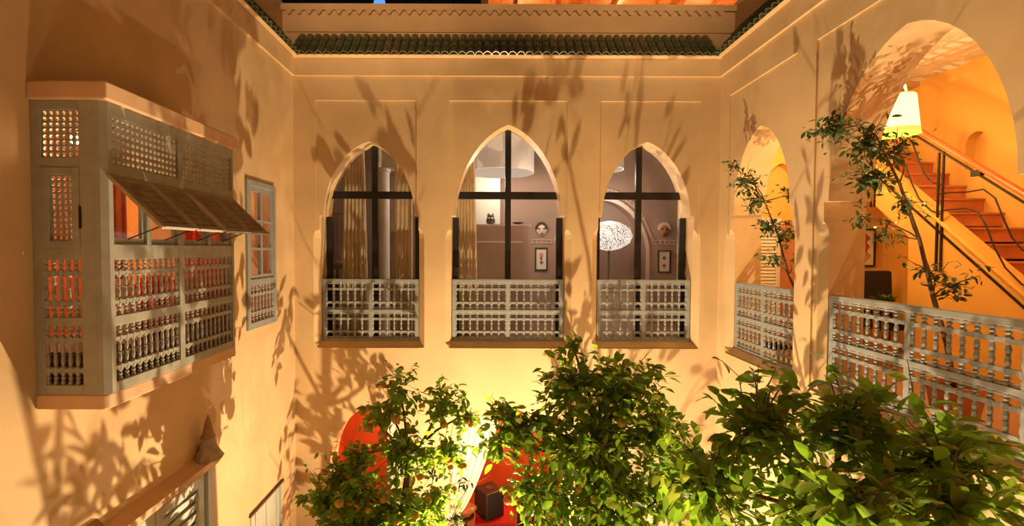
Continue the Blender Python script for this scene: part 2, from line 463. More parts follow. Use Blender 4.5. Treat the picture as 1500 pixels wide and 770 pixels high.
# room behind the bay
struct('floor_bay_room', MB().box(-5.6, XL-.35, -4.6, -.2, 3.45, ZF), 'floor_tile')
struct('ceiling_bay_room', MB().box(-5.6, XL-.35, -4.6, -.2, 6.9, 7.05), 'white_plaster')
struct('wall_bay_room_back', MB().box(-5.75, -5.6, -4.6, -.2, 3.45, 7.05), 'rust_curtain', 'rust red wall of the room behind the bay')
struct('wall_bay_room_near', MB().box(-5.75, XL-.35, -4.75, -4.6, 3.45, 7.05), 'gallery_plaster')
struct('wall_bay_room_far', MB().box(-5.75, XL-.35, -.2, 0.0, 3.45, 7.05), 'gallery_plaster')
# gallery
XG0, XG1 = XR+.45, 6.6
struct('floor_gallery', MB().box(XG0, XG1+.2, -6, 1.2, 3.45, ZF), 'floor_tile')
struct('ceiling_gallery', MB().box(XG0, XG1+.2, -6, 1.2, 7.9, 8.05), 'white_plaster', 'gallery ceiling lit by the lantern')
nic = [MB().prism(arch_opening(-.62, -.33, 6.42, 6.75, 6.92, 0, .05), 'x', XG1-.1, XG1+.13)]
carve('wall_gallery', MB().box(XG1, XG1+.25, -6, 1.2, 3.45, 8.05), nic, 'gallery_plaster', 'amber plaster wall with a small arched niche above the stairs')
dr = [MB().prism(arch_opening(4.42, 5.35, ZF-.1, 5.75, 6.75, .04, .1), 'y', .9, 1.16)]
carve('wall_gallery_far', MB().box(XG0, XG1, 1.0, 1.2, 3.45, 8.05), dr, 'gallery_plaster', 'amber plaster end wall of the gallery with an arched doorway')
struct('wall_gallery_near', MB().box(XG0, XG1, -6.2, -6.0, 3.45, 8.05), 'gallery_plaster')

# ------------------------------------------------------------------ arched windows: frames and panes
def clip_outline(x0, x1, z0, z1, top, inset):
    n = 10; pts = [(x0, z0), (x1, z0)]
    for i in range(n+1):
        x = x1+(x0-x1)*i/n
        pts.append((x, max(z0, min(z1, top(x)-inset))))
    return pts
def arched_window(idx, x0, x1, za, bar_x, label):
    a0, a1 = x0+.06, x1-.06
    def top(x):
        c, w, h = (a0+a1)/2, (a1-a0)/2, za-5.79
        u = max(-1, min(1, (x-c)/w))
        return 5.79+h*(.82*math.sqrt(max(0, 1-u*u))+.18*(1-abs(u)))
    w = thing('window_%d' % idx, label, '', ((x0+x1)/2, .33, 3.93), kind='structure')
    zt_ = 6.12
    Y0, Y1 = .30, .36
    MB().box(bar_x-.045, bar_x+.045, Y0, Y1, 3.95, top(bar_x)-.01).build('mullion', 'black_steel', w)
    MB().box(a0+.02, a1-.02, Y0+.002, Y1-.002, zt_-.055, zt_+.055).build('transom', 'black_steel', w)
    for s in (0, 1):
        xa = x0+.005 if s == 0 else x1-.095
        MB().box(xa, xa+.09, Y0+.004, Y1-.004, 3.94, 5.78).build('jamb_bar', 'black_steel', w)
    for s in (0, 1):
        xa, xb = (a0+.03, bar_x-.045) if s == 0 else (bar_x+.045, a1-.03)
        MB().box(xa+.01, xb-.01, .325, .331, 3.95, zt_-.055).build('pane', 'window_glass', w)
        MB().prism(clip_outline(xa, xb, zt_+.055, 8, top, .0), 'y', .325, .331).build('pane', 'window_glass', w)
    return w
arched_window(1, *WIN[0], -1.74, 'arched window with pale curtains and a white column behind black glazing bars')
arched_window(2, *WIN[1], .29, 'widest arched window with a black cross of glazing bars')
arched_window(3, *WIN[2], 2.28, 'arched window showing a glowing silver lamp behind black bars')

# ------------------------------------------------------------------ turned balustrades
SPIN = {}
def spindle_mesh(h, r, mt):
    key = (round(h, 3), r, mt)
    if key in SPIN: return SPIN[key]
    prof = [(.8, 0), (.8, .05), (.4, .075), (.85, .11), (.4, .15), (1, .19), (1, .29), (.45, .31), (.75, .4), (.5, .49), (.95, .5), (.5, .51), (.75, .6), (.45, .69), (1, .71), (1, .81), (.4, .85), (.85, .89), (.4, .925), (.8, .95), (.8, 1)]
    mb = MB().lathe([(r*a, h*t) for a, t in prof], 6)
    me = mb.mesh('spindle'); me.materials.append(MATS[mt])
    SPIN[key] = me
    return me
def lattice_panel(parent, u0, u1, z0, z1, nslots, mt, r=.025, bar=.016, thick=.012, prefix=''):
    """spindles and the two crossbars of one framed panel, local u = x"""
    h = z1-z0; pitch_ = (u1-u0)/nslots
    me = spindle_mesh(h, r, mt)
    for i in range(nslots+1):
        put(me, 'spindle', parent, (u0+pitch_*i, 0, z0), (0, 0, .52))
    for t in (.25, .75):
        MB().box(u0, u1, -thick, thick, z0+h*t-bar, z0+h*t+bar).build('crossbar', mt, parent, world=False)
    for t in (.045, .955):
        MB().box(u0, u1, -thick*.7, thick*.7, z0+h*t-bar*.5, z0+h*t+bar*.5).build('bead_rail', mt, parent, world=False)
def balustrade(name, label, loc, rotz, length, height, nslots, mt='grey_paint', group='turned wood balustrades in the arches', rows=2, cols=2, st=.055):
    th = thing(name, label, 'balustrade', loc, rotz, group)
    rail = .05; d = .024
    MB().box(0, length, -d-.008, d+.008, height-.055, height).build('top_rail', mt, th, world=False, bevel=.006)
    MB().box(0, length, -d, d, 0, .045).build('bottom_rail', mt, th, world=False, bevel=.006)
    zm = height*.485
    MB().box(0, length, -d, d, zm-rail/2, zm+rail/2).build('middle_rail', mt, th, world=False, bevel=.006)
    pw = (length-st*(cols+1))/cols
    for c in range(cols+1):
        u = c*(pw+st)
        MB().box(u, u+st, -d+.002, d-.002, .02, height-.02).build('stile', mt, th, world=False, bevel=.005)
    for c in range(cols):
        u0 = st+c*(pw+st)
        lattice_panel(th, u0, u0+pw, .045, zm-rail/2, nslots, mt)
        lattice_panel(th, u0, u0+pw, zm+rail/2, height-.055, nslots, mt)
    return th
RZ = 3.925; RH = .93
balustrade('balustrade', 'grey turned wood balustrade under the window with pale curtains', (-2.475, .115, RZ), 0, 1.435, RH, 6)
balustrade('balustrade', 'grey turned wood balustrade under the widest window', (-.545, .115, RZ), 0, 1.66, RH, 7)
balustrade('balustrade', 'grey turned wood balustrade under the window with the silver lamp', (1.61, .115, RZ), 0, 1.39, RH, 6)
balustrade('balustrade', 'grey turned wood balustrade closing the small gallery arch', (XR+.115, -1.635, RZ), PI/2, 1.315, RH, 6)
balustrade('balustrade', 'long grey turned wood balustrade closing the large gallery arch', (XR+.115, -3.925, RZ), PI/2, 1.785, RH, 8)

# ------------------------------------------------------------------ perforated plates
def perforated(u0, u1, z0, z1, cols, rows, r, th_, slot=1.0, stagger=True):
    """plate in local x/z with octagonal holes through thickness th_ (y from 0 to th_)"""
    mb = MB(); cw = (u1-u0)/cols; ch = (z1-z0)/rows
    k = 8
    for j in range(rows):
        for i in range(cols):
            cx = u0+cw*(i+.5); cz = z0+ch*(j+.5)
            n = len(mb.v)
            sq = []
            for q in range(k):
                t = PI/4*q+PI/8
                c, s = math.cos(t), math.sin(t)
                m_ = max(abs(c), abs(s))
                sq.append((cx+c/m_*cw/2, cz+s/m_*ch/2))
            hole = [(cx+r*math.cos(PI/4*q+PI/8), cz+r*slot*math.sin(PI/4*q+PI/8)) for q in range(k)]
            # square corners
            cor = [(cx+a*cw/2, cz+b*ch/2) for a, b in ((1, 1), (-1, 1), (-1, -1), (1, -1))]
            for y in (0, th_):
                mb.v += [(p[0], y, p[1]) for p in sq]+[(p[0], y, p[1]) for p in hole]+[(p[0], y, p[1]) for p in cor]
            W = 2*k+4
            for off in (0, W):
                for q in range(k):
                    q2 = (q+1) % k
                    A, B, C_, D = n+off+q, n+off+q2, n+off+k+q2, n+off+k+q
                    if q % 2 == 0:
                        f = (A, n+off+2*k+q//2, B, C_, D)
                    else:
                        f = (A, B, C_, D)
                    mb.f.append(f if off else f[::-1])
            for q in range(k):
                q2 = (q+1) % k
                mb.f.append((n+k+q, n+k+q2, n+W+k+q2, n+W+k+q))
    return mb

# ------------------------------------------------------------------ bay window on the left wall
XB = -2.42
bay = thing('bay_window', 'grey wooden bay with pierced panels and four propped flaps on the wall', 'bay window', (XL, BY0, 4.28))
BP = 'bay_paint'
MB().prism([(XL, BY0-.02), (XB+.065, BY0-.02), (XB+.065, BY1-.0), (XL, BY1+.02)], 'z', 6.215, 6.33).build('top_ledge', 'ledge_plaster', bay, bevel=.012)
MB().prism([(XL, BY0-.005), (XB+.0, BY0-.005), (XB+.02, BY0+.02), (XB+.02, BY1), (XL, BY1)], 'z', 4.28, 4.375).build('bottom_slab', 'ledge_plaster', bay, bevel=.01)
for (yy) in (BY0, BY1):
    s = 1 if yy == BY0 else -1
    MB().prism([(XB-.035, yy), (XB-.0, yy), (XB+.03, yy+s*.03), (XB+.03, yy+s*.065), (XB-.035, yy+s*.065)], 'z', 4.375, 6.215).build('corner_post', BP, bay)
def flat(parent, name, face, a0, a1, z0, z1, d0=0.0, d1=.03, mt=BP, bevel=.004):
    """a bar lying in the near end face ('end', a = x) or in the long side ('side', a = y); d = depth in from the face"""
    mb = MB()
    if face == 'end': mb.box(a0, a1, BY0+d0, BY0+d1, z0, z1)
    else: mb.box(XB+.03-d1, XB+.03-d0, a0, a1, z0, z1)
    return mb.build(name, mt, parent, bevel=bevel)
# near end face: stiles, rails
ex0, ex1 = XL, XB-.035
for a0, a1 in ((ex0, -2.785), (-2.55, ex1)):
    flat(bay, 'end_stile', 'end', a0, a1, 4.375, 6.215)
for z0, z1 in ((6.155, 6.215), (5.80, 5.865), (5.225, 5.30), (4.81, 4.862), (4.375, 4.435)):
    flat(bay, 'end_rail', 'end', -2.785, -2.55, z0, z1, .001, .031)
def place_plate(mb, name, face, a, z, parent, mt=BP):
    me = mb.mesh(name); me.materials.append(MATS[mt])
    o = bpy.data.objects.new(name, me); COL.objects.link(o); o.parent = parent
    if face == 'end': o.location = Vector((a, BY0+.012, z))-bay.location
    else:
        o.location = Vector((XB+.018, a, z))-bay.location; o.rotation_euler = (0, 0, PI/2)
    return o
place_plate(perforated(0, .235, 0, .29, 6, 8, .0135, .014), 'pierced_panel', 'end', -2.785, 5.865, bay)
# end casement
for a0, a1 in ((-2.785, -2.738), (-2.597, -2.55)): flat(bay, 'casement_stile', 'end', a0, a1, 5.30, 5.80, -.006, .02)
for z0, z1 in ((5.30, 5.345), (5.755, 5.80)): flat(bay, 'casement_rail', 'end', -2.738, -2.597, z0, z1, -.006, .02)
place_plate(perforated(0, .141, 0, .41, 4, 11, .014, .014), 'pierced_panel', 'end', -2.738, 5.345, bay)
flat(bay, 'latch', 'end', -2.548, -2.54, 5.42, 5.56, -.012, .0, 'iron', 0)
def bay_lattice(face, a0, a1, z0, z1, nslots):
    h = z1-z0; me = spindle_mesh(h, .0165, BP)
    for i in range(nslots+1):
        a = a0+(a1-a0)*i/nslots
        p = Vector((a, BY0+.02, z0)) if face == 'end' else Vector((XB+.008, a, z0))
        put(me, 'spindle', bay, p-bay.location, (0, 0, .52))
    for t in (.24, .76): flat(bay, 'crossbar', face, a0, a1, z0+h*t-.012, z0+h*t+.012, .01, .03, BP, 0)
bay_lattice('end', -2.785, -2.55, 4.862, 5.225, 5)
bay_lattice('end', -2.785, -2.55, 4.435, 4.81, 5)
# long side
sy0, sym, sy1 = BY0+.065, -3.235, BY1-.065
for z0, z1 in ((6.135, 6.215), (5.745, 5.835), (5.225, 5.325), (4.80, 4.865), (4.375, 4.44)):
    flat(bay, 'side_rail', 'side', sy0, sy1, z0, z1, .0, .03)
flat(bay, 'centre_stile', 'side', sym-.03, sym+.03, 4.375, 6.215, -.003, .034)
for a0, a1 in ((sy0, sym-.03), (sym+.03, sy1)):
    place_plate(perforated(0, a1-a0, 0, .30, 15, 7, .0135, .014), 'pierced_panel', 'side', a0, 5.835, bay)
    bay_lattice('side', a0, a1, 4.865, 5.225, 11)
    bay_lattice('side', a0, a1, 4.44, 4.80, 11)
    mid = (a0+a1)/2
    flat(bay, 'sash_post', 'side', mid-.022, mid+.022, 5.325, 5.745)
    for b0, b1 in ((a0, mid-.022), (mid+.022, a1)):
        for q0, q1 in ((b0, b0+.022), (b1-.022, b1)): flat(bay, 'sash_stile', 'side', q0, q1, 5.325, 5.745, .02, .045, 'grey_paint', 0)
        flat(bay, 'sash_rail', 'side', b0+.022, b1-.022, 5.325, 5.365, .02, .045, 'grey_paint', 0)
        flat(bay, 'pane', 'side', b0+.022, b1-.022, 5.365, 5.745, .03, .034, 'window_glass', 0)
# far end face and roof boards so that the bay is closed
MB().box(XL, XB-.035, BY1-.03, BY1, 4.375, 6.215).build('end_board', BP, bay)
# flaps: hinged at 5.745, propped out at 45 degrees
fl = .47
for i, (f0, f1) in enumerate(((-3.945, -3.605), (-3.585, -3.255), (-3.21, -2.875), (-2.855, -2.515))):
    f = MB().box(.03, f1-f0-.03, .04, fl-.035, -.004, .004).build('flap', 'dark_wood', bay, world=False)
    f.location = Vector((XB+.036, f0, 5.755))-bay.location
    # local x along the wall, local y outward down the slope
    f.rotation_euler = Matrix(((0, .72, -.694), (1, 0, 0), (0, -.694, -.72))).to_euler()
    w_ = f1-f0
    for u0, u1 in ((0, .035), (w_-.035, w_)): MB().box(u0, u1, 0, fl, -.012, .012).build('flap_stile', 'flap_wood', f, world=False, bevel=.003)
    for v0, v1 in ((0, .045), (fl-.04, fl)): MB().box(.035, w_-.035, v0, v1, -.0115, .0115).build('flap_rail', 'flap_wood', f, world=False, bevel=.003)
    for k in range(9):
        u = .035+(w_-.07)*(k+.5)/9
        for q in range(6):
            v = .05+(fl-.095)*q/6
            MB().box(u-.0085, u+.0085, v, v+(fl-.095)/6-.008, -.0095, -.004).build('flap_slat', 'flap_wood', f, world=False)
    MB().box(.004, w_-.004, fl-.006, fl+.008, -.02, -.008).build('flap_edge', 'grey_paint', f, world=False)
# stay rods of the flaps
for yy in (-3.775, -3.42, -3.04, -2.685):
    MB().tube([(XB+.03, yy, 5.36), (XB+.30, yy, 5.465)], .005, 5).build('stay_rod', 'iron', bay)

# things inside the bay room
def curtain(name, label, x0, x1, ztop, zbot, y, mt, amp=.035, folds=5, tie=None, axis='x', group=None, narrow=1.0):
    """hanging cloth along x (or y) with folds; narrow = width left at the top"""
    nu, nv = folds*8, 14
    verts, faces = [], []
    for j in range(nv+1):
        t = j/nv; z = ztop+(zbot-ztop)*t
        for i in range(nu+1):
            s = i/nu
            wv = narrow+(1-narrow)*t
            u = x0+(x1-x0)*(.5+(s-.5)*wv) if tie is None else None
            if tie is not None:
                tz, keep, side = tie
                g = math.exp(-((z-tz)/.55)**2) if z > tz else 1-.35*min(1, (tz-z)/.8)
                wd = 1-(1-keep)*g
                u = x0+(x1-x0)*s*wd if side < 0 else x1-(x1-x0)*(1-s)*wd
            d = amp*math.sin(s*folds*2*PI+.6*math.sin(3*t))*(.6+.4*t)
            verts.append((u, y+d, z) if axis == 'x' else (y+d, u, z))
    for j in range(nv):
        for i in range(nu):
            a = j*(nu+1)+i
            faces.append((a, a+1, a+nu+2, a+nu+1))
    me = bpy.data.meshes.new(name); me.from_pydata(verts, [], faces); me.update()
    o = obj(name, me, mt, smooth=True)
    sm = o.modifiers.new('cloth_thickness', 'SOLIDIFY'); sm.thickness = .006
    return tag(o, label, 'curtain', group)
curtain('curtain', 'rust coloured curtain behind the nearest open flap of the bay', -3.42, -2.98, 6.17, 4.63, -3.02, 'rust_curtain', .03, 5, axis='y')
curtain('curtain', 'red curtain at the far end inside the bay', -2.84, -2.48, 6.2, 4.63, -2.56, 'red_cloth', .02, 4)
curtain('curtain', 'pinkish curtain in the narrow grey window beside the bay', -1.35, -1.1, 6.9, ZF, -3.32, 'pink_cloth', .02, 3, axis='y')
def cushion(label, c, size, mt):
    mb = MB(); n = 12
    secs = []
    for j in range(9):
        t = -PI/2+PI*j/8
        cr = abs(math.cos(t))**.45; zz = math.sin(t)
        ring = []
        for q in range(n*2):
            a = PI*q/n
            ca, sa = math.cos(a), math.sin(a)
            ring.append((c[0]+size[0]/2*cr*math.copysign(abs(ca)**.5, ca), c[1]+size[1]/2*cr*math.copysign(abs(sa)**.5, sa), c[2]+size[2]/2*zz))
        secs.append(ring)
    mb.sections(secs)
    return tag(mb.build('cushion', mt, smooth=True), label, 'cushion', 'cushions in the bay')
seat = thing('window_seat', 'low wooden seat inside the latticed bay', 'bench', (-2.9, -3.2, ZF))
MB().box(-3.3, -2.48, -3.85, -2.55, 4.4, 4.62).build('seat_board', 'dark_wood', seat)
MB().box(-3.28, -3.22, -3.83, -2.57, ZF, 4.4).build('seat_front', 'dark_wood', seat)
cushion('pale pink cushion at the near end of the bay seat', (-2.62, -3.65, 4.86), (.16, .4, .46), 'pink_cloth')
cushion('red cushion in the middle of the bay seat', (-2.62, -3.2, 4.86), (.16, .4, .46), 'red_cloth')
cushion('rust cushion at the far end of the bay seat', (-2.62, -2.78, 4.86), (.16, .36, .46), 'rust_curtain')
def lamp_light(name, loc, power, col, radius=.05, typ='POINT'):
    ld = bpy.data.lights.new(name, typ); ld.energy = power; ld.color = col
    ld.shadow_soft_size = radius
    lo = bpy.data.objects.new(name, ld); COL.objects.link(lo); lo.location = loc
    return lo
def pendant(label, loc, ztop, r, power, col, group=None):  # unseen lamps added to light the rooms and the gallery
    t = thing('unseen_pendant', label, 'lamp', (loc[0], loc[1], ztop), group=group)
    MB().tube([(loc[0], loc[1], ztop), (loc[0], loc[1], loc[2]+r)], .006, 6).build('cord', 'iron', t)
    MB().lathe([(.02, r), (r*.6, r*.75), (r, .1*r), (r*.98, 0), (r*.9, .1*r), (r*.5, .65*r)], 16, loc).build('shade', 'terracotta', t, smooth=True)
    MB().lathe([(.005, .05), (.035, .03), (.045, 0), (.035, -.03), (.005, -.05)], 10, loc).build('bulb', 'bulb', t, smooth=True)
    l = lamp_light('light', (0, 0, loc[2]-ztop-.09), power, col, .05); l.parent = t
    return t
pendant('added clay pendant lamp lighting the room behind the bay', (-4.3, -3.2, 6.2), 6.9, .16, 70, (1, .5, .22))
pendant('unseen little lamp lighting the near end of the bay from inside', (-2.70, -3.80, 6.02), 6.2, .05, 7, (1, .55, .28))
pendant('added clay pendant lamp behind the narrow grey window', (-4.2, -1.1, 6.2), 6.9, .16, 45, (1, .55, .3))

# ------------------------------------------------------------------ narrow window beside the bay
w4 = thing('window_4', 'narrow grey casement window with a spindled panel at its foot beside the bay', '', (XL, -1.0, 4.33), kind='structure')
WX0, WX1 = XL-.02, XL+.03
SP = 'grey_paint'
for y0, y1 in ((-1.385, -1.32), (-.715, -.65)): MB().box(WX0, WX1, y0, y1, 4.33, 6.12).build('frame_stile', SP, w4, bevel=.004)
for z0, z1 in ((6.05, 6.12), (4.855, 4.93), (4.33, 4.41)): MB().box(WX0, WX1-.001, -1.32, -.715, z0, z1).build('frame_rail', SP, w4, bevel=.004)
for y0, y1 in ((-1.32, -1.28), (-1.04, -.995), (-.755, -.715)): MB().box(WX0, WX1-.012, y0, y1, 4.93, 6.05).build('sash_stile', SP, w4)
for z0, z1 in ((5.99, 6.05), (5.62, 5.65), (5.28, 5.31), (4.93, 4.98)):
    for y0, y1 in ((-1.28, -1.04), (-.995, -.755)): MB().box(WX0, WX1-.014, y0, y1, z0, z1).build('glazing_bar', SP, w4)
for y0, y1 in ((-1.28, -1.04), (-.995, -.755)):
    for z0, z1 in ((5.65, 5.99), (5.31, 5.62), (4.98, 5.28)):
        MB().box(XL-.012, XL-.008, y0, y1, z0, z1).build('pane', 'window_glass', w4)
me = spindle_mesh(.445, .02, SP)
for i in range(8): put(me, 'spindle', w4, Vector((XL+.005, -1.32+.605*i/7, 4.41))-w4.location)
for z in (4.52, 4.74): MB().box(XL-.006, XL+.016, -1.32, -.715, z-.012, z+.012).build('crossbar', SP, w4)

# ------------------------------------------------------------------ ground floor doors on the left wall
led = thing('trim_10', 'clay coloured ledge over the louvred shutters', '', (XL, -2.8, 3.12), kind='structure')
MB().prism([(XL, 3.12), (XL+.10, 3.12), (XL+.125, 3.15), (XL+.125, 3.20), (XL, 3.26)], 'y', -4.3, -2.16).build('ledge', 'ledge_plaster', led)
MB().box(XL-.1, XL+.03, -4.2, -2.12, 3.06, 3.12).build('lintel_board', 'dark_wood', led)
dr1 = thing('door_1', 'pair of pale grey louvred shutters under the clay ledge', '', (XL, -2.9, 0), kind='structure')
DX = XL-.03
SH = 'shutter_paint'
MB().box(XL-.13, XL+.02, -2.2, -2.1, 0, 3.06).build('door_post', SH, dr1)
MB().box(XL-.13, XL+.02, -3.66, -3.6, 0, 3.06).build('door_post', SH, dr1)
slat = MB().prism([(-.03, -.012), (-.018, -.02), (.012, .062), (.0, .066)], 'y', 0, .49).mesh('slat'); slat.materials.append(MATS[SH])
for y0, y1 in ((-2.90, -2.21), (-3.6, -2.91)):
    for a0, a1 in ((y0, y0+.095), (y1-.095, y1)): MB().box(DX-.03, DX+.015, a0, a1, 0.02, 3.05).build('leaf_stile', SH, dr1, bevel=.004)
    for z0, z1 in ((2.93, 3.05), (1.75, 1.87), (.02, .2)): MB().box(DX-.03, DX+.014, y0+.095, y1-.095, z0, z1).build('leaf_rail', SH, dr1)
    MB().box(DX-.045, DX-.03, y0+.05, y1-.05, .1, 3.0).build('leaf_back', SH, dr1)
    for i in range(10):
        o_ = put(slat, 'slat', dr1, Vector((DX-.008, y0+.1, 1.9+i*.103))-dr1.location)
    for i in range(15):
        put(slat, 'slat', dr1, Vector((DX-.008, y0+.1, .22+i*.1015))-dr1.location)
MB().tube([(DX+.02, -2.93, 2.7), (DX+.035, -2.93, 2.7), (DX+.035, -2.93, 2.58)], .008, 6).build('bolt', 'iron', dr1)
dr2 = thing('door_2', 'pale grey door of vertical boards low on the wall near the corner', '', (XL, -.9, 0), kind='structure')
nb = 6
for i in range(nb):
    y0 = -1.345+i*.84/nb
    MB().box(XL-.06, XL-.01+.006*(i % 2), y0+.003, y0+.84/nb-.003, 0, 2.08).build('board', SH, dr2)
for y0, y1 in ((-1.35, -1.30), (-.55, -.50)): MB().box(XL-.05, XL+.015, y0, y1, 0, 2.09).build('door_frame', SH, dr2)
MB().box(XL-.05, XL+.03, -1.38, -.47, 2.09, 2.115).build('lintel_strip', 'dark_wood', dr2)
MB().tube([(XL, -1.0, 1.55), (XL+.05, -1.0, 1.56), (XL+.06, -.88, 1.60), (XL+.05, -.78, 1.6)], .012, 6).build('handle', 'iron', dr2)

def cone_lamp(y, label):
    t = thing('wall_lamp', label, 'wall lamp', (XL+.085, y, 3.25), group='clay cone lamps')
    c = (XL+.085, y, 3.23)
    MB().lathe([(.13, .0), (.14, .012), (.085, .1), (.058, .2), (.05, .205)], 12, c).build('skirt', 'clay_grey', t, smooth=False)
    MB().lathe([(.04, .2), (.068, .205), (.05, .25), (.03, .36), (.004, .43)], 12, c).build('cap', 'clay_lamp', t, smooth=False)
    return t
cone_lamp(-2.30, 'small clay cone lamp on the ledge end above the louvred shutters')
MB().sections([[(XL, -3.72, 3.22), (XL+.15, -3.70, 3.2), (XL+.15, -3.5, 3.2), (XL, -3.48, 3.22)], [(XL, -3.66, 3.33), (XL+.06, -3.64, 3.30), (XL+.06, -3.54, 3.30), (XL, -3.52, 3.33)]]).build('ledge_stop', 'clay_lamp', led)

# ------------------------------------------------------------------ the room behind the arched windows
curtain('curtain', 'pale gathered curtain beside the mullion of the first arched window', -2.33, -1.88, 7.55, ZF, .48, 'curtain', .04, 6, narrow=.62)
curtain('curtain', 'pale curtain at the jamb of the first arched window', -1.47, -1.2, 7.55, ZF, .48, 'curtain', .035, 4)
curtain('curtain', 'pale curtain at the edge of the widest arched window', -.56, -.16, 7.55, ZF, .48, 'curtain', .04, 6, narrow=.55)
curtain('curtain', 'thin greenish curtain beside the framed picture in the lamp window', 2.95, 3.16, 7.55, ZF, .48, 'curtain', .03, 4)
col_ = thing('column', 'round white column behind the first arched window', 'column', (-1.81, 1.2, ZF))
MB().lathe([(.13, 0), (.13, .1), (.105, .12), (.105, 2.85), (.125, 2.87), (.125, 2.91)], 20, (-1.81, 1.2, ZF)).build('shaft', 'white_plaster', col_, smooth=False)
MB().box(-1.95, -1.5, .98, 1.42, 6.66, 7.595).build('beam_block', 'white_plaster', col_)
# lattice screens
def screen(label, x0, x1, z0, z1, y, nx, nz):
    t = thing('lattice_screen', label, 'screen', ((x0+x1)/2, y, z0), group='lattice screens behind the first window')
    for a, b in ((x0-.03, x0), (x1, x1+.03)): MB().box(a, b, y-.02, y+.02, z0, z1).build('frame_post', 'screen_wood', t)
    for a, b in ((z0, z0+.03), (z1-.03, z1)): MB().box(x0, x1, y-.019, y+.019, a, b).build('frame_rail', 'screen_wood', t)
    vb = MB().box(-.009, .009, -.008, .008, 0, z1-z0).mesh('lattice_bar'); vb.materials.append(MATS['screen_wood'])
    hb = MB().box(0, x1-x0, -.007, .007, -.009, .009).mesh('lattice_bar'); hb.materials.append(MATS['screen_wood'])
    for i in range(1, nx): put(vb, 'lattice_bar', t, (x0+(x1-x0)*i/nx-t.location.x, 0, 0))
    for i in range(1, nz): put(hb, 'lattice_bar', t, (x0-t.location.x, 0, (z1-z0)*i/nz))
screen('wooden lattice screen left of the gathered curtain', -3.15, -2.5, ZF, 5.98, 2.0, 9, 30)
screen('wooden lattice screen beside the white column', -1.95, -1.45, ZF, 5.62, 2.0, 8, 26)
tbl = thing('side_table', 'low table with a pink cloth by the lattice screen', 'table', (-2.55, 1.5, ZF))
MB().box(-2.8, -2.3, 1.3, 1.7, 4.95, 5.0).build('table_top', 'dark_wood', tbl)
for sx in (-2.78, -2.34):
    for sy in (1.32, 1.66): MB().box(sx, sx+.04, sy, sy+.04, ZF, 4.95).build('leg', 'dark_wood', tbl)
cushion('small pink folded cloth on the side table', (-2.6, 1.5, 5.05), (.3, .25, .1), 'pink_cloth')
# counter with a rounded end
cnt = thing('partition_counter', 'brown grey plaster partition with a rounded end and stepped top', 'partition', (.26, 1.8, ZF))
pts = [(-.6, 1.65), (.62, 1.65)]+[(.62+.15*math.sin(t), 1.80-.15*math.cos(t)) for t in [PI*i/10 for i in range(1, 10)]]+[(.62, 1.95), (-.6, 1.95)]
MB().prism(pts, 'z', ZF, 5.73).build('body', 'counter_plaster', cnt)
MB().prism([(x*1.0+(.015 if x > 0 else -.0), y) for x, y in pts], 'z', 5.73, 5.755).build('coping', 'trim_line', cnt)
MB().box(-.6, .62, 1.642, 1.65, 5.42, 5.45).build('trim_band', 'trim_line', cnt)
owl = thing('owl_vase', 'small dark vase shaped like an owl on the partition', 'vase', (.03, 1.78, 5.755))
MB().lathe([(.03, 0), (.075, .02), (.085, .08), (.06, .13), (.065, .16), (.03, .185), (.005, .19)], 14, (.03, 1.78, 5.755)).build('body', 'black_box', owl, smooth=True)
for s in (-1, 1):
    MB().lathe([(.022, 0), (.002, .05)], 6, (.03+s*.04, 1.78, 5.92)).build('ear', 'black_box', owl)
    MB().lathe([(.004, -.012), (.018, 0), (.004, .012)], 8, (.03+s*.028, 1.715, 5.87)).build('eye', 'mask_pale', owl)
dish = tag(MB().lathe([(.03, 0), (.05, .005), (.12, .04), (.115, .045), (.04, .015)], 18, (.53, 1.78, 5.755)).build('dish', 'black_box', smooth=True), 'flat dark dish on the partition top', 'dish')
# white side wall piece
struct('wall_salon_pier', MB().box(-.7, .22, 2.4, 3.0, ZF, 7.6), 'pier_plaster', 'white lit pier behind the partition')
# drums
def drum(label, c, r, h, power):
    t = thing('drum_lamp', label, 'lamp', (c[0], c[1], 7.6), group='white drum lamps')
    n = 36
    MB().lathe([(r, 0), (r, h), (r-.015, h), (r-.015, 0)], n, c).build('drum', 'drum_shade', t, smooth=False)
    MB().lathe([(r-.016, .05), (r-.016, .06)], n, c).build('diffuser', 'drum_glow', t)
    MB().tube([(c[0], c[1], c[2]+h*.5), (c[0], c[1], 7.598)], .012, 6).build('rod', 'iron', t)
    l = lamp_light('light', (0, 0, c[2]-7.6-.1), power, (1, .78, .62), .2); l.parent = t
shade_mat('drum_glow', (1, .88, .75), 1.1, (.8, .75, .7))
drum('large white drum lamp seen through the widest arched window', (.2, 1.75, 6.69), .62, .62, 90)
drum('white drum lamp cut off by the arch of the lamp window', (1.75, .85, 6.6), .44, .55, 60)
# pictures, masks, trim band, silver lamp
def picture(label, xc, y, zc, w, h, prints):
    t = thing('framed_picture', label, 'picture', (xc, y, zc), group='framed pictures')
    b = .025
    for x0, x1 in ((-w/2, -w/2+b), (w/2-b, w/2)): MB().box(x0, x1, -.03, 0, -h/2, h/2).build('frame_side', 'black_steel', t, world=False)
    for z0, z1 in ((-h/2, -h/2+b), (h/2-b, h/2)): MB().box(-w/2+b, w/2-b, -.03, 0, z0, z1).build('frame_end', 'black_steel', t, world=False)
    pp = MB().box(-w/2+b, w/2-b, -.012, -.002, -h/2+b, h/2-b).build('paper', 'paper', t, world=False)
    for (x0, x1, z0, z1, mt) in prints:
        pts = [((x0+x1)/2+(x1-x0)/2*math.cos(a)*(.85+.15*math.cos(4*a)), (z0+z1)/2+(z1-z0)/2*math.sin(a)*(.85+.15*math.cos(4*a))) for a in [2*PI*i/12 for i in range(12)]]
        MB().prism(pts, 'y', -.0135, -.012).build('print', mt, pp, world=False)
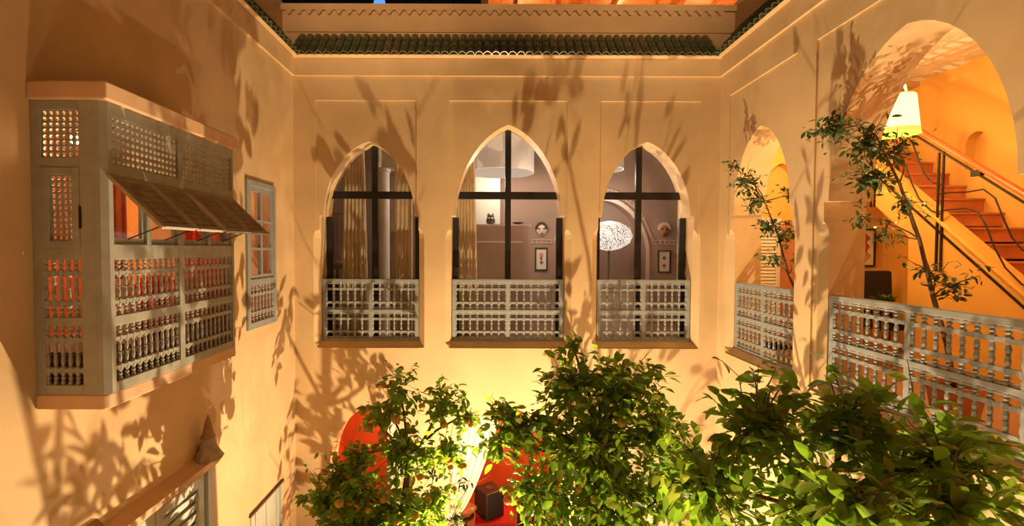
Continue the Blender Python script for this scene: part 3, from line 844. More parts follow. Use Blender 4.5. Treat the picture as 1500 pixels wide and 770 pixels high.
picture('framed print of a brown figure beside the partition', 1.10, 2.995, 5.10, .26, .48, [(-.05, .05, .0, .15, 'print_tan'), (-.04, .05, -.12, -.02, 'print_brown'), (-.03, .03, -.03, .05, 'print_brown')])
picture('framed print with a dark and a red figure by the thin curtain', 3.68, 2.995, 5.06, .27, .47, [(-.045, .045, .02, .12, 'print_brown'), (-.045, .045, -.14, -.04, 'print_red')])
def mask(label, xc, y, zc, w, h, m1, m2):
    t = thing('wall_mask', label, 'mask', (xc, y, zc), group='carved masks on the salon wall')
    secs = []
    for d, s in ((0, 1), (.03, .95), (.06, .7), (.075, .25)):
        ring = []
        for i in range(18):
            a = 2*PI*i/18
            ww = w/2*(1-.28*max(0, -math.sin(a)))
            ring.append((ww*s*math.cos(a), -d, h/2*s*math.sin(a)))
        secs.append(ring)
    t = MB().sections(secs).build('face', m1, t, world=False, smooth=True)
    for s in (-1, 1):
        MB().prism([(s*.03, .02), (s*.08, .035), (s*.075, .005), (s*.035, 0)], 'y', -.078, -.05).build('eye_slit', 'black_box', t, world=False)
    MB().prism([(-.012, .03), (.012, .03), (.022, -.05), (-.022, -.05)], 'y', -.1, -.06).build('nose', m1, t, world=False)
    MB().prism([(-.04, -.085), (.04, -.085), (.025, -.105), (-.025, -.105)], 'y', -.066, -.05).build('mouth', 'black_box', t, world=False)
    pts = [(w*.52*math.cos(a), h*.53*math.sin(a)) for a in [PI*i/12 for i in range(13)]]+[(w*.36*math.cos(a), h*.22*math.sin(a)) for a in [PI-PI*i/12 for i in range(13)]]
    MB().prism(pts, 'y', -.062, -.0).build('brow_band', m2, t, world=False)
mask('pale mask with a dark brow beside the partition', 1.10, 2.995, 5.72, .25, .30, 'mask_pale', 'black_box')
mask('brown carved mask above the picture by the thin curtain', 3.665, 2.995, 5.72, .25, .30, 'mask_wood', 'mask_pale')
def band(pts, parent):
    for off in (-.035, .035):
        MB().tube([(x, 2.99, z+off) for x, z in pts], .009, 4).build('band_line', 'trim_line', parent)
    for i in range(len(pts)-1):
        (xa, za_), (xb, zb) = pts[i], pts[i+1]
        n = max(1, int(math.hypot(xb-xa, zb-za_)/.09))
        for k in range(n):
            x, z = xa+(xb-xa)*(k+.5)/n, za_+(zb-za_)*(k+.5)/n
            MB().box(x-.006, x+.006, 2.985, 2.998, z-.03, z+.03).build('band_tick', 'trim_line', parent)
bt = thing('trim_11', 'pale stencilled band stepping around the niche', '', (0, 2.99, 5.46), kind='structure')
band([(.75, 5.47), (1.36, 5.47), (1.46, 5.75), (1.5, 5.9)], bt)
ar = arch_top(NICHE[0]-.12, NICHE[1]+.12, 5.2, 6.55, .1, 16)
band([(4.3, 5.46), (3.46, 5.46)]+[p for p in ar if p[1] > 5.5][::1], bt)
ed = MB()
ao = arch_top(NICHE[0]-.05, NICHE[1]+.05, 5.2, 6.42, .1, 24); ai = arch_top(NICHE[0]+.02, NICHE[1]-.02, 5.2, 6.33, .1, 24)
ed.prism([(NICHE[1]+.05, ZF)]+ao+[(NICHE[0]-.05, ZF), (NICHE[0]+.02, ZF)]+ai[::-1]+[(NICHE[1]-.02, ZF)], 'y', 2.97, 3.0)
ed.build('niche_edge', 'trim_line', bt)
sl = thing('filigree_lamp', 'bright silver filigree lamp glowing in the niche', 'lamp', (2.42, 2.6, ZF))
MB().lathe([(.02, .30), (.2, .27), (.4, .16), (.46, .0), (.4, -.15), (.22, -.26), (.05, -.3)], 28, (2.42, 2.6, 5.58)).build('shade', 'silver_filigree', sl, smooth=True)
MB().lathe([(.16, 0), (.14, .03), (.025, .06), (.02, .8), (.05, .86), (.02, .9), (.02, 1.55)], 14, (2.42, 2.6, ZF)).build('stand', 'iron', sl, smooth=True)
l = lamp_light('light', (0, -.0, 2.35), 16, (1, .85, .72), .15); l.parent = sl
# pale sideboard low in the lamp window
tb2 = thing('sideboard', 'low pale sideboard behind the balustrade of the lamp window', 'sideboard', (2.2, 1.5, ZF))
MB().box(1.8, 2.7, 1.3, 1.7, ZF, 4.6).build('body', 'white_plaster', tb2)
MB().box(1.78, 2.72, 1.28, 1.72, 4.6, 4.64).build('top', 'screen_wood', tb2)

# ------------------------------------------------------------------ gallery: staircase, lantern, chair, picture, shutters
st = thing('staircase', 'terracotta staircase with a plastered stringer and red handrail in the gallery', 'staircase', (6.2, -1.0, ZF))
def ztop(y): return 4.856+(y+1.983)*.865
rise, tread = .205, .246
y_a, z_a = -1.09, 5.59     # nosing at px 1500
k0 = -9
for k in range(k0, 7):
    yk = y_a+k*tread; zk = z_a+k*rise
    MB().box(5.77, 6.6, yk, yk+tread+.02, zk-rise+.03, zk-.028).build('step', 'step_clay', st)
    MB().box(5.77, 6.6, yk-.022, yk+tread, zk-.03, zk).build('tread', 'terracotta', st, bevel=.006)
# stringer
ya, yb = -3.1, .95
pts = [(ya, ztop(ya)), (yb, ztop(yb)), (yb, ztop(yb)-.62), (-.61, ztop(-.61)-.55), (-.61, ZF), (ya, ZF)]
MB().prism(pts, 'x', 5.6, 5.78).build('stringer', 'gallery_plaster', st)
MB().prism([(-2.6, ztop(-2.6)-.02), (yb, ztop(yb)-.02), (yb, ztop(yb)+.03), (-2.6, ztop(-2.6)+.03)], 'x', 5.56, 5.80).build('stringer_cap', 'gallery_plaster', st, bevel=.01)
MB().prism([(-2.6, ztop(-2.6)-.15), (yb, ztop(yb)-.15), (yb, ztop(yb)-.12), (-2.6, ztop(-2.6)-.12)], 'x', 5.585, 5.6).build('skirting_strip', 'iron', st)  # dark skirting line along the stringer face
MB().prism([(-.61, ztop(-.61)-.62), (yb, ztop(yb)-.68), (yb, ztop(yb)-.5), (-.61, ztop(-.61)-.44)], 'x', 5.78, 6.6).build('soffit', 'gallery_plaster', st)
MB().box(5.78, 6.6, -.75, -.61, ZF, ztop(-.61)-.4).build('under_wall', 'gallery_plaster', st)
def zr(y): return 5.905+(y+1.95)*.78
MB().prism([(-3.0, zr(-3.0)-.035), (.7, zr(.7)-.035), (.7, zr(.7)+.035), (-3.0, zr(-3.0)+.035)], 'x', 5.555, 5.635).build('handrail', 'red_wood', st, bevel=.02)
MB().prism([(-3.0, zr(-3.0)-.10), (.7, zr(.7)-.10), (.7, zr(.7)-.08), (-3.0, zr(-3.0)-.08)], 'x', 5.58, 5.61).build('under_rail', 'iron', st)
for yp in (-.02, -1.05, -2.1):
    for dy in (-.03, .03):
        MB().box(5.572, 5.594, yp+dy-.009, yp+dy+.009, ztop(yp)-.62, zr(yp)-.09).build('post', 'iron', st)
for pts in ([(-1.05, 6.0), (-1.141, 6.009), (-1.386, 5.988), (-1.56, 5.997), (-1.685, 5.884), (-1.782, 5.638), (-1.868, 5.443), (-1.969, 5.312), (-2.1, 5.25)],
            [(-1.05, 5.79), (-1.105, 5.797), (-1.353, 5.8), (-1.501, 5.749), (-1.602, 5.588), (-1.688, 5.357), (-1.812, 5.12), (-1.981, 4.95), (-2.1, 4.9)]):
    for k in (0, 1):
        MB().tube([(5.583, y+1.05*k, z+.86*k) for y, z in pts], .009, 6).build('scroll_bar', 'iron', st, smooth=True)
MB().box(5.57, 5.62, -1.53, -1.42, zr(-1.47)-.12, zr(-1.47)-.05).build('rail_clamp', 'iron', st)
ur = thing('clay_urn', 'tall terracotta urn on the upper stairs behind the lantern', 'urn', (5.68, -.22, ztop(-.22)+.14))
MB().lathe([(.05, 0), (.06, .02), (.085, .12), (.075, .26), (.045, .33), (.06, .36), (.05, .37)], 14, (5.68, -.22, ztop(-.22)+.14)).build('body', 'terracotta', ur, smooth=True)
MB().lathe([(.052, .36), (.03, .40), (.006, .42)], 12, (5.68, -.22, ztop(-.22)+.14)).build('lid', 'terracotta', ur, smooth=True)

# lantern
lc = (4.60, -1.53, 6.61)
lan = thing('hanging_lantern', 'glowing white fabric lantern hung in the large gallery arch', 'lantern', (lc[0], lc[1], 7.9))
def ring(r, z): return (r, z)
shd = MB().lathe([(.215, .0), (.172, .42), (.165, .42), (.208, .0)], 28, lc).build('shade', 'lantern_shade', lan, smooth=False)
MB().lathe([(.219, -.002), (.212, .055), (.205, .055), (.212, -.002)], 28, lc).build('bottom_band', 'lantern_band', shd)
MB().lathe([(.171, .385), (.167, .435), (.16, .435), (.164, .385)], 28, lc).build('top_band', 'lantern_band', shd)
MB().lathe([(.20, .02), (.20, .03)], 28, lc).build('diffuser', 'lantern_shade', lan)
for s in (-1, 1):
    MB().tube([(lc[0]+s*.1, lc[1], lc[2]+.43), (lc[0]+s*.105, lc[1], lc[2]+.5), (lc[0]+s*.06, lc[1], lc[2]+.62), (lc[0], lc[1], lc[2]+.68)], .014, 6).build('rope', 'rope', lan, smooth=True)
MB().tube([(lc[0], lc[1], lc[2]+.67), (lc[0], lc[1], 7.9)], .010, 6).build('cord', 'rope', lan)
l = lamp_light('light', (0, 0, lc[2]+.62-7.9), 70, (1, .62, .22), .08); l.parent = lan
l = lamp_light('light', (0, 0, lc[2]-.06-7.9), 75, (1, .60, .2), .12); l.parent = lan
pendant('unseen clay pendant lamp at the near end of the gallery', (4.9, -4.7, 6.6), 7.9, .14, 40, (1, .58, .22))
# unseen lamp added beyond the small arch (lights the amber wall there)
pendant('added clay pendant lamp in the gallery beyond the small arch', (4.35, -.1, 7.0), 7.9, .14, 60, (1, .58, .2))

picture('framed print hanging beyond the space under the stairs', 6.28, .995, 5.35, .36, .63, [(-.11, .1, .05, .26, 'print_brown'), (-.12, .12, -.26, -.02, 'print_tan'), (-.08, .09, -.1, .12, 'print_red')])
ch = thing('armchair', 'black padded armchair under the stairs', 'chair', (6.0, .3, ZF))
def cb(n, x0, x1, y0, y1, z0, z1, mt='chair_black', bev=.03):
    MB().box(x0, x1, y0, y1, z0, z1).build(n, mt, ch, bevel=bev)
cb('seat', 5.75, 6.28, .0, .55, 4.12, 4.26)
bk = MB().sections([[(5.8, .45, 4.22), (6.35, .45, 4.22), (6.35, .57, 4.22), (5.8, .57, 4.22)], [(5.86, .56, 4.98), (6.4, .56, 4.98), (6.4, .64, 4.98), (5.86, .64, 4.98)]])
bk.build('backrest', 'chair_black', ch, bevel=.03)
for x0 in (5.68, 6.3):
    cb('armrest', x0, x0+.06, -.02, .56, 4.42, 4.47, 'red_wood', .015)
    for y0 in (.0, .5): cb('leg', x0+.005, x0+.05, y0, y0+.045, ZF, 4.42, 'red_wood', .006)
# louvred shutter in the far doorway
sh = thing('door_3', 'white louvred door leaf in the arched doorway beyond the small gallery arch', '', (4.7, 1.08, ZF), kind='structure')
for x0, x1 in ((4.50, 4.57), (4.85, 4.92)): MB().box(x0, x1, 1.05, 1.09, ZF, 5.85).build('leaf_stile', 'white_plaster', sh)
for z0, z1 in ((5.77, 5.85), (4.65, 4.73), (ZF, 3.87)): MB().box(4.57, 4.85, 1.051, 1.089, z0, z1).build('leaf_rail', 'white_plaster', sh)
sm_ = MB().prism([(-.02, -.005), (-.015, -.012), (.015, .045), (.01, .05)], 'x', 0, .28).mesh('slat'); sm_.materials.append(MATS['white_plaster'])
for i in range(18): put(sm_, 'slat', sh, Vector((4.57, 1.07, 4.75+i*.057))-sh.location)
for i in range(13): put(sm_, 'slat', sh, Vector((4.57, 1.07, 3.89+i*.057))-sh.location)
MB().box(4.92, 5.33, 1.06, 1.10, ZF, 5.8).build('solid_leaf', 'terracotta', sh)

# ------------------------------------------------------------------ ground floor room: curtains, speaker, table, bowl
curtain('curtain', 'white curtain filling half of the red lit ground floor arch', -1.56, -1.08, 2.9, .1, .3, 'white_curtain', .04, 5)
def tied_curtain():
    nu, nv = 44, 26
    verts, faces = [], []
    for j in range(nv+1):
        t = j/nv; z = 2.95-2.85*t
        # inner edge sweeps from the middle of the arch to the tie at the jamb
        if z > 1.3: s_ = (z-1.3)/1.65; inner = -.44+.62*(s_**.75)
        else: inner = -.44+.16*min(1, (1.3-z)/.6)
        for i in range(nu+1):
            s = i/nu
            x = -.66+(inner+.66)*s
            dep = .035*math.sin(s*7*2*PI)*(.5+.5*min(1, abs(z-1.3)/.5))
            droop = -.28*s*(1 if z > 1.3 else max(0, 1-(1.3-z)*2))
            verts.append((x, .3+dep, z+droop*(1-t)*.9))
    for j in range(nv):
        for i in range(nu):
            a = j*(nu+1)+i; faces.append((a, a+1, a+nu+2, a+nu+1))
    me = bpy.data.meshes.new('tied_curtain'); me.from_pydata(verts, [], faces); me.update()
    t = thing('tied_curtain', 'white curtain tied back at the arch beside the black speaker', 'curtain', (-.55, .3, 0))
    me.transform(Matrix.Translation(-t.location))
    o = obj('drape', me, 'white_curtain', t, smooth=True); sm = o.modifiers.new('s', 'SOLIDIFY'); sm.thickness = .006
    MB().lathe([(.14, -.03), (.15, 0), (.14, .03)], 16, (-.56, .3, 1.28), 1, .45).build('tie_band', 'curtain', t, smooth=True)
tied_curtain()
rt = thing('red_table', 'low red table under the black speaker', 'table', (.12, 1.25, 0))
MB().box(-.22, .46, .95, 1.6, .6, .66).build('table_top', 'red_cloth', rt, bevel=.01)
MB().box(-.2, .44, .97, 1.58, .25, .6).build('cloth_skirt', 'red_cloth', rt)
for sx in (-.18, .38):
    for sy in (1.0, 1.5): MB().box(sx, sx+.05, sy, sy+.05, 0, .26).build('leg', 'dark_wood', rt)
sp = thing('speaker', 'black box speaker on the red table', 'speaker', (.02, 1.25, .66), math.radians(35))
cabn = MB().box(-.19, .19, -.19, .19, 0, .46).build('cabinet', 'black_box', sp, world=False, bevel=.02)
MB().box(-.17, .17, -.197, -.19, .03, .43).build('grille', 'chair_black', cabn, world=False)
MB().lathe([(.06, 0), (.06, .008), (.02, .012)], 14, (0, 0, .46)).build('top_dial', 'dark_wood', sp, world=False)
pt = thing('side_stand', 'wooden stand carrying the clay bowl by the curtain', 'stand', (-.38, 1.0, 0))
MB().lathe([(.16, 0), (.15, .03), (.03, .06), (.03, .72), (.14, .74), (.15, .77)], 14, (-.38, 1.0, 0)).build('pedestal', 'dark_wood', pt)
tag(MB().lathe([(.07, 0), (.09, .01), (.17, .12), (.19, .13), (.175, .14), (.15, .12), (.06, .03)], 22, (-.38, 1.0, .77)).build('clay_bowl', 'terracotta', smooth=True), 'round terracotta bowl on the stand by the tied curtain', 'bowl')
ch2 = thing('dining_chair', 'dark chair in the red room behind the middle tree', 'chair', (.75, 1.1, 0))
MB().box(.52, .98, .9, 1.35, .42, .47).build('seat', 'dark_wood', ch2)
for sx in (.52, .93):
    for sy in (.9, 1.3): MB().box(sx, sx+.045, sy, sy+.045, 0, .42 if sy < 1 else 1.0).build('leg', 'dark_wood', ch2)
for i in range(4): MB().box(.58+i*.1, .62+i*.1, 1.315, 1.335, .47, .94).build('back_slat', 'dark_wood', ch2)
MB().box(.52, .975, 1.305, 1.345, .94, 1.0).build('back_rail', 'dark_wood', ch2)
pendant('added clay pendant lamp in the red ground floor room', (-1.5, 1.4, 2.5), 3.45, .16, 60, (1, .5, .22), 'added lamps of the ground floor room')
pendant('added clay pendant lamp above the black speaker', (.55, 1.6, 2.5), 3.45, .16, 60, (1, .5, .22), 'added lamps of the ground floor room')

# ------------------------------------------------------------------ roof terrace: pergola, blue lit tent, plants
pg = thing('pergola', 'lamp lit wooden pergola above the parapet', 'pergola', (2.3, 2.5, 8.05))
for i in range(16):
    y0 = 1.5+i*.16
    MB().box(-.15, 5.2, y0, y0+.15, 10.03, 10.06).build('plank', 'orange_wood', pg)
for i in range(9):
    x0 = -.1+i*.62
    MB().box(x0, x0+.09, 1.5, 4.05, 9.90, 10.03).build('rafter', 'orange_wood', pg)
for x0 in (-.15, 5.1):
    for y0 in (1.5, 3.95): MB().box(x0, x0+.12, y0, y0+.12, 8.05, 9.9).build('post', 'dark_wood', pg)
MB().box(-.15, 5.22, 3.95, 4.08, 9.80, 9.9).build('beam', 'orange_wood', pg)
for i, x in enumerate((.75, 2.6, 4.2)):
    bl = thing('terrace_bulb', ['bulb under the pergola end above the middle window', 'bulb under the middle of the pergola', 'bulb under the pergola end nearest the gallery'][i], 'lamp', (x, 2.7, 9.9), group='pergola bulbs')
    MB().tube([(x, 2.7, 10.03), (x, 2.7, 9.62)], .008, 5).build('cord', 'iron', bl)
    MB().lathe([(.01, .08), (.045, .04), (.055, 0), (.03, -.05), (.004, -.06)], 10, (x, 2.7, 9.55)).build('bulb', 'bulb', bl, smooth=True)
    l = lamp_light('light', (0, 0, -.45), 60, (1, .5, .18), .05); l.parent = bl
struct('floor_terrace', MB().box(XL-.5, 7, .5, 4.4, 8.05, 8.08), 'parapet_plaster')
tn = thing('blue_tent', 'small blue lit pointed tent on the roof terrace', 'tent', (-2.0, 2.3, 8.08))
MB().lathe([(.42, .0), (.40, 1.3), (.16, 1.75), (.015, 2.35)], 8, (-2.12, 2.3, 8.08)).build('canvas', 'blue_glow', tn)
MB().tube([(-2.12, 2.3, 10.3), (-2.12, 2.3, 10.6)], .015, 6).build('pole_tip', 'iron', tn)

# ------------------------------------------------------------------ plants
def leaf_mesh(name, w, fold, curl, mt):
    st_ = [(0, 0), (.15, .55), (.38, 1.0), (.62, .9), (.84, .5), (1, 0)]
    v, f = [], []
    for t, s in st_:
        z = -curl*t*t
        if s == 0: v.append((0, t, z))
        else: v += [(-w*s, t, z+fold*s*w), (0, t, z), (w*s, t, z+fold*s*w)]
    f += [(0, 2, 1), (0, 3, 2)]
    for r in range(3):
        a = 1+3*r
        f += [(a, a+1, a+4, a+3), (a+1, a+2, a+5, a+4)]
    a = 10; e = 13
    f += [(a, a+1, e), (a+1, a+2, e)]
    me = bpy.data.meshes.new(name); me.from_pydata(v, [], f); me.update(); me.materials.append(MATS[mt])
    for p in me.polygons: p.use_smooth = True
    return me, v, f
CIT = [leaf_mesh('leaf', .25, .35, .16, 'citrus_leaf'), leaf_mesh('leaf', .22, .25, .28, 'citrus_leaf'), leaf_mesh('leaf', .28, .5, .08, 'citrus_leaf')]
FIC = [leaf_mesh('leaf', .24, .3, .12, 'ficus_leaf'), leaf_mesh('leaf', .2, .3, .2, 'ficus_leaf')]

def leaf_matrix(p, d, size, rng):
    d = d.normalized()
    upv = Vector((rng.gauss(0, .45), rng.gauss(0, .45), 1)).normalized()
    x = d.cross(upv)
    if x.length < .05: x = d.orthogonal()
    x.normalize(); z = x.cross(d)
    mm = Matrix((x, d, z)).transposed().to_4x4()
    return Matrix.Translation(p) @ mm @ Matrix.Diagonal((size, size, size, 1))

def plant(name, label, cat, base, trunk_pts, trunk_r, lobes, leaf_kinds, nleaf, size, seed, per=7, fruit=0, bare=0, group=None, fruit_r=.035, twig_r=.004, shell=.45, branch_r=.018):
    rng = random.Random(seed)
    root = thing(name, label, cat, base, group=group)
    B = Vector(base)
    tb_ = MB().tube(trunk_pts, trunk_r, 8); tb_.build('trunk', 'bark', root, smooth=True)
    tp = [Vector(p) for p in trunk_pts]
    leaves = []; twigs = MB(); fruits = []
    tot = sum(l_[1]**2*l_[2] for l_ in lobes)
    for (c, r, dens) in lobes:
        c = Vector(c)
        # main branch into the lobe
        j = max(range(len(tp)), key=lambda i: (-(tp[i]-c).length if tp[i].z < c.z+.1 else -9))
        s = tp[j]
        midp = s.lerp(c, .5)+Vector((rng.uniform(-.06, .06), rng.uniform(-.06, .06), rng.uniform(-.02, .08)))
        MB().tube([s, s.lerp(midp, .5)+Vector((rng.uniform(-.03, .03), rng.uniform(-.03, .03), 0)), midp, c.lerp(midp, .3), c], [branch_r, branch_r*.85, branch_r*.7, branch_r*.55, branch_r*.3], 6).build('branch', 'bark', root, smooth=True)
        n = nleaf*r*r*dens/tot
        ncl = max(2, int(n/per))
        for k in range(ncl):
            d = Vector((rng.gauss(0, 1), rng.gauss(0, 1), rng.gauss(0, 1))).normalized()
            rad = r*(shell+(1-shell)*rng.random()**.6)*(1+.18*rng.gauss(0, 1))
            tip = c+Vector((d.x*rad, d.y*rad, d.z*rad*.9))
            start = c+d*rad*rng.uniform(.1, .35)+Vector((rng.uniform(-.05, .05),)*3)
            if rng.random() < .55:
                twigs.tube([start, start.lerp(tip, .5)+Vector((0, 0, rng.uniform(.0, .05))), tip], [twig_r, twig_r*.8, twig_r*.4], 4)
            tw = (tip-start).normalized()
            for q in range(per):
                t = rng.uniform(.0, 1.0)
                p = tip-tw*(1-t)*min(.22, r*.7)+Vector((rng.gauss(0, .02), rng.gauss(0, .02), rng.gauss(0, .02)))
                ld_ = (tw*.55+Vector((rng.gauss(0, .8), rng.gauss(0, .8), rng.gauss(-.15, .55)))).normalized()
                leaves.append((p, ld_, size*rng.uniform(.65, 1.2), rng.randrange(len(leaf_kinds))))
            if fruit and rng.random() < fruit:
                fruits.append(tip+Vector((0, 0, -.05)))
    for k in range(bare):
        c, r, dens = lobes[k % len(lobes)]
        d = Vector((rng.gauss(0, .7), rng.gauss(0, .7), abs(rng.gauss(.6, .5)))).normalized()
        c = Vector(c); e = c+d*r*rng.uniform(1.1, 1.7)
        twigs.tube([c+d*r*.5, c+d*r*.9+Vector((rng.uniform(-.04, .04), rng.uniform(-.04, .04), .02)), e], [twig_r*.8, twig_r*.6, twig_r*.35], 4)
        for q in range(rng.randrange(0, 3)):
            leaves.append((e-d*rng.uniform(0, .12), Vector((rng.gauss(0, 1), rng.gauss(0, 1), rng.gauss(-.3, .6))), size*rng.uniform(.5, .9), 0))
    if twigs.v: twigs.build('twigs', 'bark', root, kind='stuff')
    # leaves that show largest: nearest the viewpoint
    mats = [(leaf_matrix(p, d, s, rng), k, p, s) for (p, d, s, k) in leaves]
    def share(e):
        dv = e[2]-CAM
        dist = dv.length
        z_ = dv.y
        vis = 1 if (z_ > .2 and abs(dv.x/z_) < 1.12 and dv.z/z_ > -.6) else .01
        return -e[3]/dist*vis
    mats.sort(key=share)
    for mm, k, p, s in mats[:300]:
        o = bpy.data.objects.new('leaf', leaf_kinds[k][0]); COL.objects.link(o); o.parent = root
        o.matrix_local = Matrix.Translation(-B) @ mm
    rest = MB()
    for mm, k, p, s in mats[300:]:
        n = len(rest.v); _, v, f = leaf_kinds[k]
        rest.v += [tuple((mm @ Vector(q)))for q in v]; rest.f += [tuple(n+i for i in fc) for fc in f]
    if rest.v:
        rest.build('foliage', leaf_kinds[0][0].materials[0].name, root, smooth=True, kind='stuff')
    if fruits:
        fm = MB().lathe([(.001, -.98), (.35, -.93), (.7, -.7), (.95, -.3), (1, 0), (.95, .32), (.68, .72), (.3, .93), (.12, .9), (.001, .88)], 12).mesh('orange')
        fm.materials.append(MATS['orange_skin'])
        for pl_ in fm.polygons: pl_.use_smooth = True
        for p in fruits:
            s = fruit_r*rng.uniform(.8, 1.15)
            put(fm, 'orange', root, p-B, (rng.random(), rng.random(), 0), (s, s, s))
    return root

# left citrus tree
plant('orange_tree', 'small orange tree with ripe fruit before the red arch', 'tree', (-.85, -2.2, 0),
      [(-.85, -2.2, 0), (-.87, -2.18, .9), (-.83, -2.22, 1.8), (-.86, -2.2, 2.6), (-.8, -2.2, 3.2)], [.07, .06, .055, .045, .025],
      [((-.88, -2.2, 3.86), .3, .5), ((-.45, -2.1, 3.72), .30, .55), ((-1.34, -2.25, 2.92), .34, 1.1), ((-.86, -2.3, 3.3), .34, .9), ((-1.68, -2.1, 2.72), .3, 1.0), ((-.85, -2.25, 2.62), .45, 1.0),
       ((-1.3, -2.35, 2.5), .42, 1.0), ((-.42, -2.2, 3.25), .28, .8), ((-.5, -2.15, 2.72), .24, .8), ((-1.22, -2.0, 3.55), .2, .4), ((-.25, -2.1, 3.6), .2, .6), ((-1.0, -2.1, 3.62), .26, .6),
       ((-1.34, -2.15, 3.2), .2, .9), ((-1.55, -2.15, 3.0), .2, .9), ((-1.55, -2.4, 2.1), .36, .8), ((-1.0, -2.3, 1.9), .42, .7), ((-1.35, -2.5, 1.5), .3, .6)],
      CIT, 4600, .095, 11, fruit=.16, bare=34, fruit_r=.038, group='courtyard citrus trees')
# middle tree
plant('orange_tree', 'dense green citrus tree under the widest arched window', 'tree', (.85, -3.2, 0),
      [(.85, -3.2, 0), (.82, -3.22, 1.0), (.88, -3.18, 2.0), (.84, -3.2, 2.9), (.9, -3.2, 3.6)], [.085, .075, .065, .05, .03],
      [((.66, -3.2, 4.22), .33, 1.0), ((1.08, -3.15, 4.2), .34, 1.0), ((.26, -3.2, 3.92), .26, .9), ((.8, -3.25, 3.75), .5, 1.0), ((1.32, -3.2, 3.85), .34, 1.0), ((1.0, -3.2, 3.3), .5, .9),
       ((.42, -3.2, 3.35), .32, .8), ((1.45, -3.2, 3.4), .32, .9), ((.68, -3.15, 4.52), .12, .8), ((1.3, -3.1, 4.28), .14, .7), ((.7, -3.2, 2.9), .4, .8), ((.08, -3.15, 3.75), .2, .7), ((.1, -3.1, 3.98), .14, .6), ((1.15, -3.2, 2.8), .4, .7)],
      CIT, 5800, .092, 23, fruit=.03, bare=16, fruit_r=.032, group='courtyard citrus trees')
# right tree, nearest the viewpoint
plant('orange_tree', 'large leaved citrus tree nearest the viewer in front of the gallery balustrade', 'tree', (1.75, -4.55, 0),
      [(1.75, -4.55, 0), (1.78, -4.5, 1.1), (1.7, -4.55, 2.2), (1.72, -4.6, 3.2), (1.66, -4.6, 4.0)], [.09, .08, .07, .055, .03],
      [((1.36, -4.55, 4.40), .30, 1.0), ((1.76, -4.6, 4.46), .30, 1.0), ((2.1, -4.75, 4.33), .30, 1.0), ((1.2, -4.4, 4.05), .34, 1.0), ((1.32, -5.2, 4.36), .22, .9), ((1.5, -4.9, 4.15), .34, 1.0),
       ((1.85, -5.05, 4.30), .24, .9), ((2.35, -4.5, 4.25), .28, .9), ((1.9, -4.6, 3.95), .34, .8), ((2.0, -4.5, 3.5), .4, .7), ((1.4, -4.5, 3.5), .38, .7)],
      CIT, 3600, .10, 37, fruit=.0, bare=14, group='courtyard citrus trees')
# unseen low shrubs added to cast leaf shadows on the walls
def shrub(label, x, y, lobes, n, seed):
    plant('shadow_shrub', label, 'shrub', (x, y, 0), [(x, y, 0), (x+.02, y, .4), (x-.02, y+.02, .9), (x, y, 1.3)], [.03, .027, .02, .01], [((x+a, y+b, c), r, d) for a, b, c, r, d in lobes], FIC, n, .085, seed, per=6, bare=10, branch_r=.012, shell=.2, group='added shrubs casting leaf shadows')
shrub('added shadow casting shrub under the small orange tree', -.75, -2.75, [(0, 0, 1.0, .34, 1), (-.2, .1, 1.5, .28, .8), (.1, -.3, .7, .25, .8), (-.1, -.35, 1.25, .25, .7), (.1, .1, 2.0, .26, .5), (.2, -.2, 2.4, .24, .45)], 380, 71)
shrub('added shadow casting shrub beside the clay bowl arch', -.75, -1.35, [(0, 0, 1.2, .34, 1), (.15, .1, 1.7, .3, .8), (-.3, 0, .9, .3, .8), (.35, 0, 2.1, .24, .6), (-.25, -.1, 1.9, .28, .6), (.5, -.1, 2.5, .24, .5), (.1, 0, 2.6, .22, .5)], 420, 72)
shrub('added shadow casting shrub behind the dense citrus tree', .85, -1.35, [(0, 0, 1.3, .34, 1), (-.1, .1, 1.9, .3, .8), (.3, 0, 1.0, .3, .8), (.2, 0, 2.3, .26, .6), (-.3, -.1, 2.6, .24, .5), (.05, -.2, 2.9, .22, .5)], 400, 73)
shrub('added shadow casting shrub near the gallery wall foot', 2.45, -2.1, [(0, 0, 1.1, .3, 1), (-.1, .1, 1.6, .3, .8), (.2, .3, .8, .3, .8), (.1, -.2, 2.1, .26, .6), (-.1, .1, 2.6, .24, .5)], 340, 74)
shrub('tall added shadow casting shrub between the dense citrus tree and the gallery wall', 1.5, -2.3, [(0, 0, 1.3, .3, 1), (.1, .35, 1.8, .28, .7), (-.1, -.35, 1.7, .28, .7), (.15, .1, 2.3, .28, .6), (0, -.4, 2.5, .24, .5), (.1, .45, 2.5, .24, .5), (.05, .1, 2.9, .2, .4)], 420, 75)
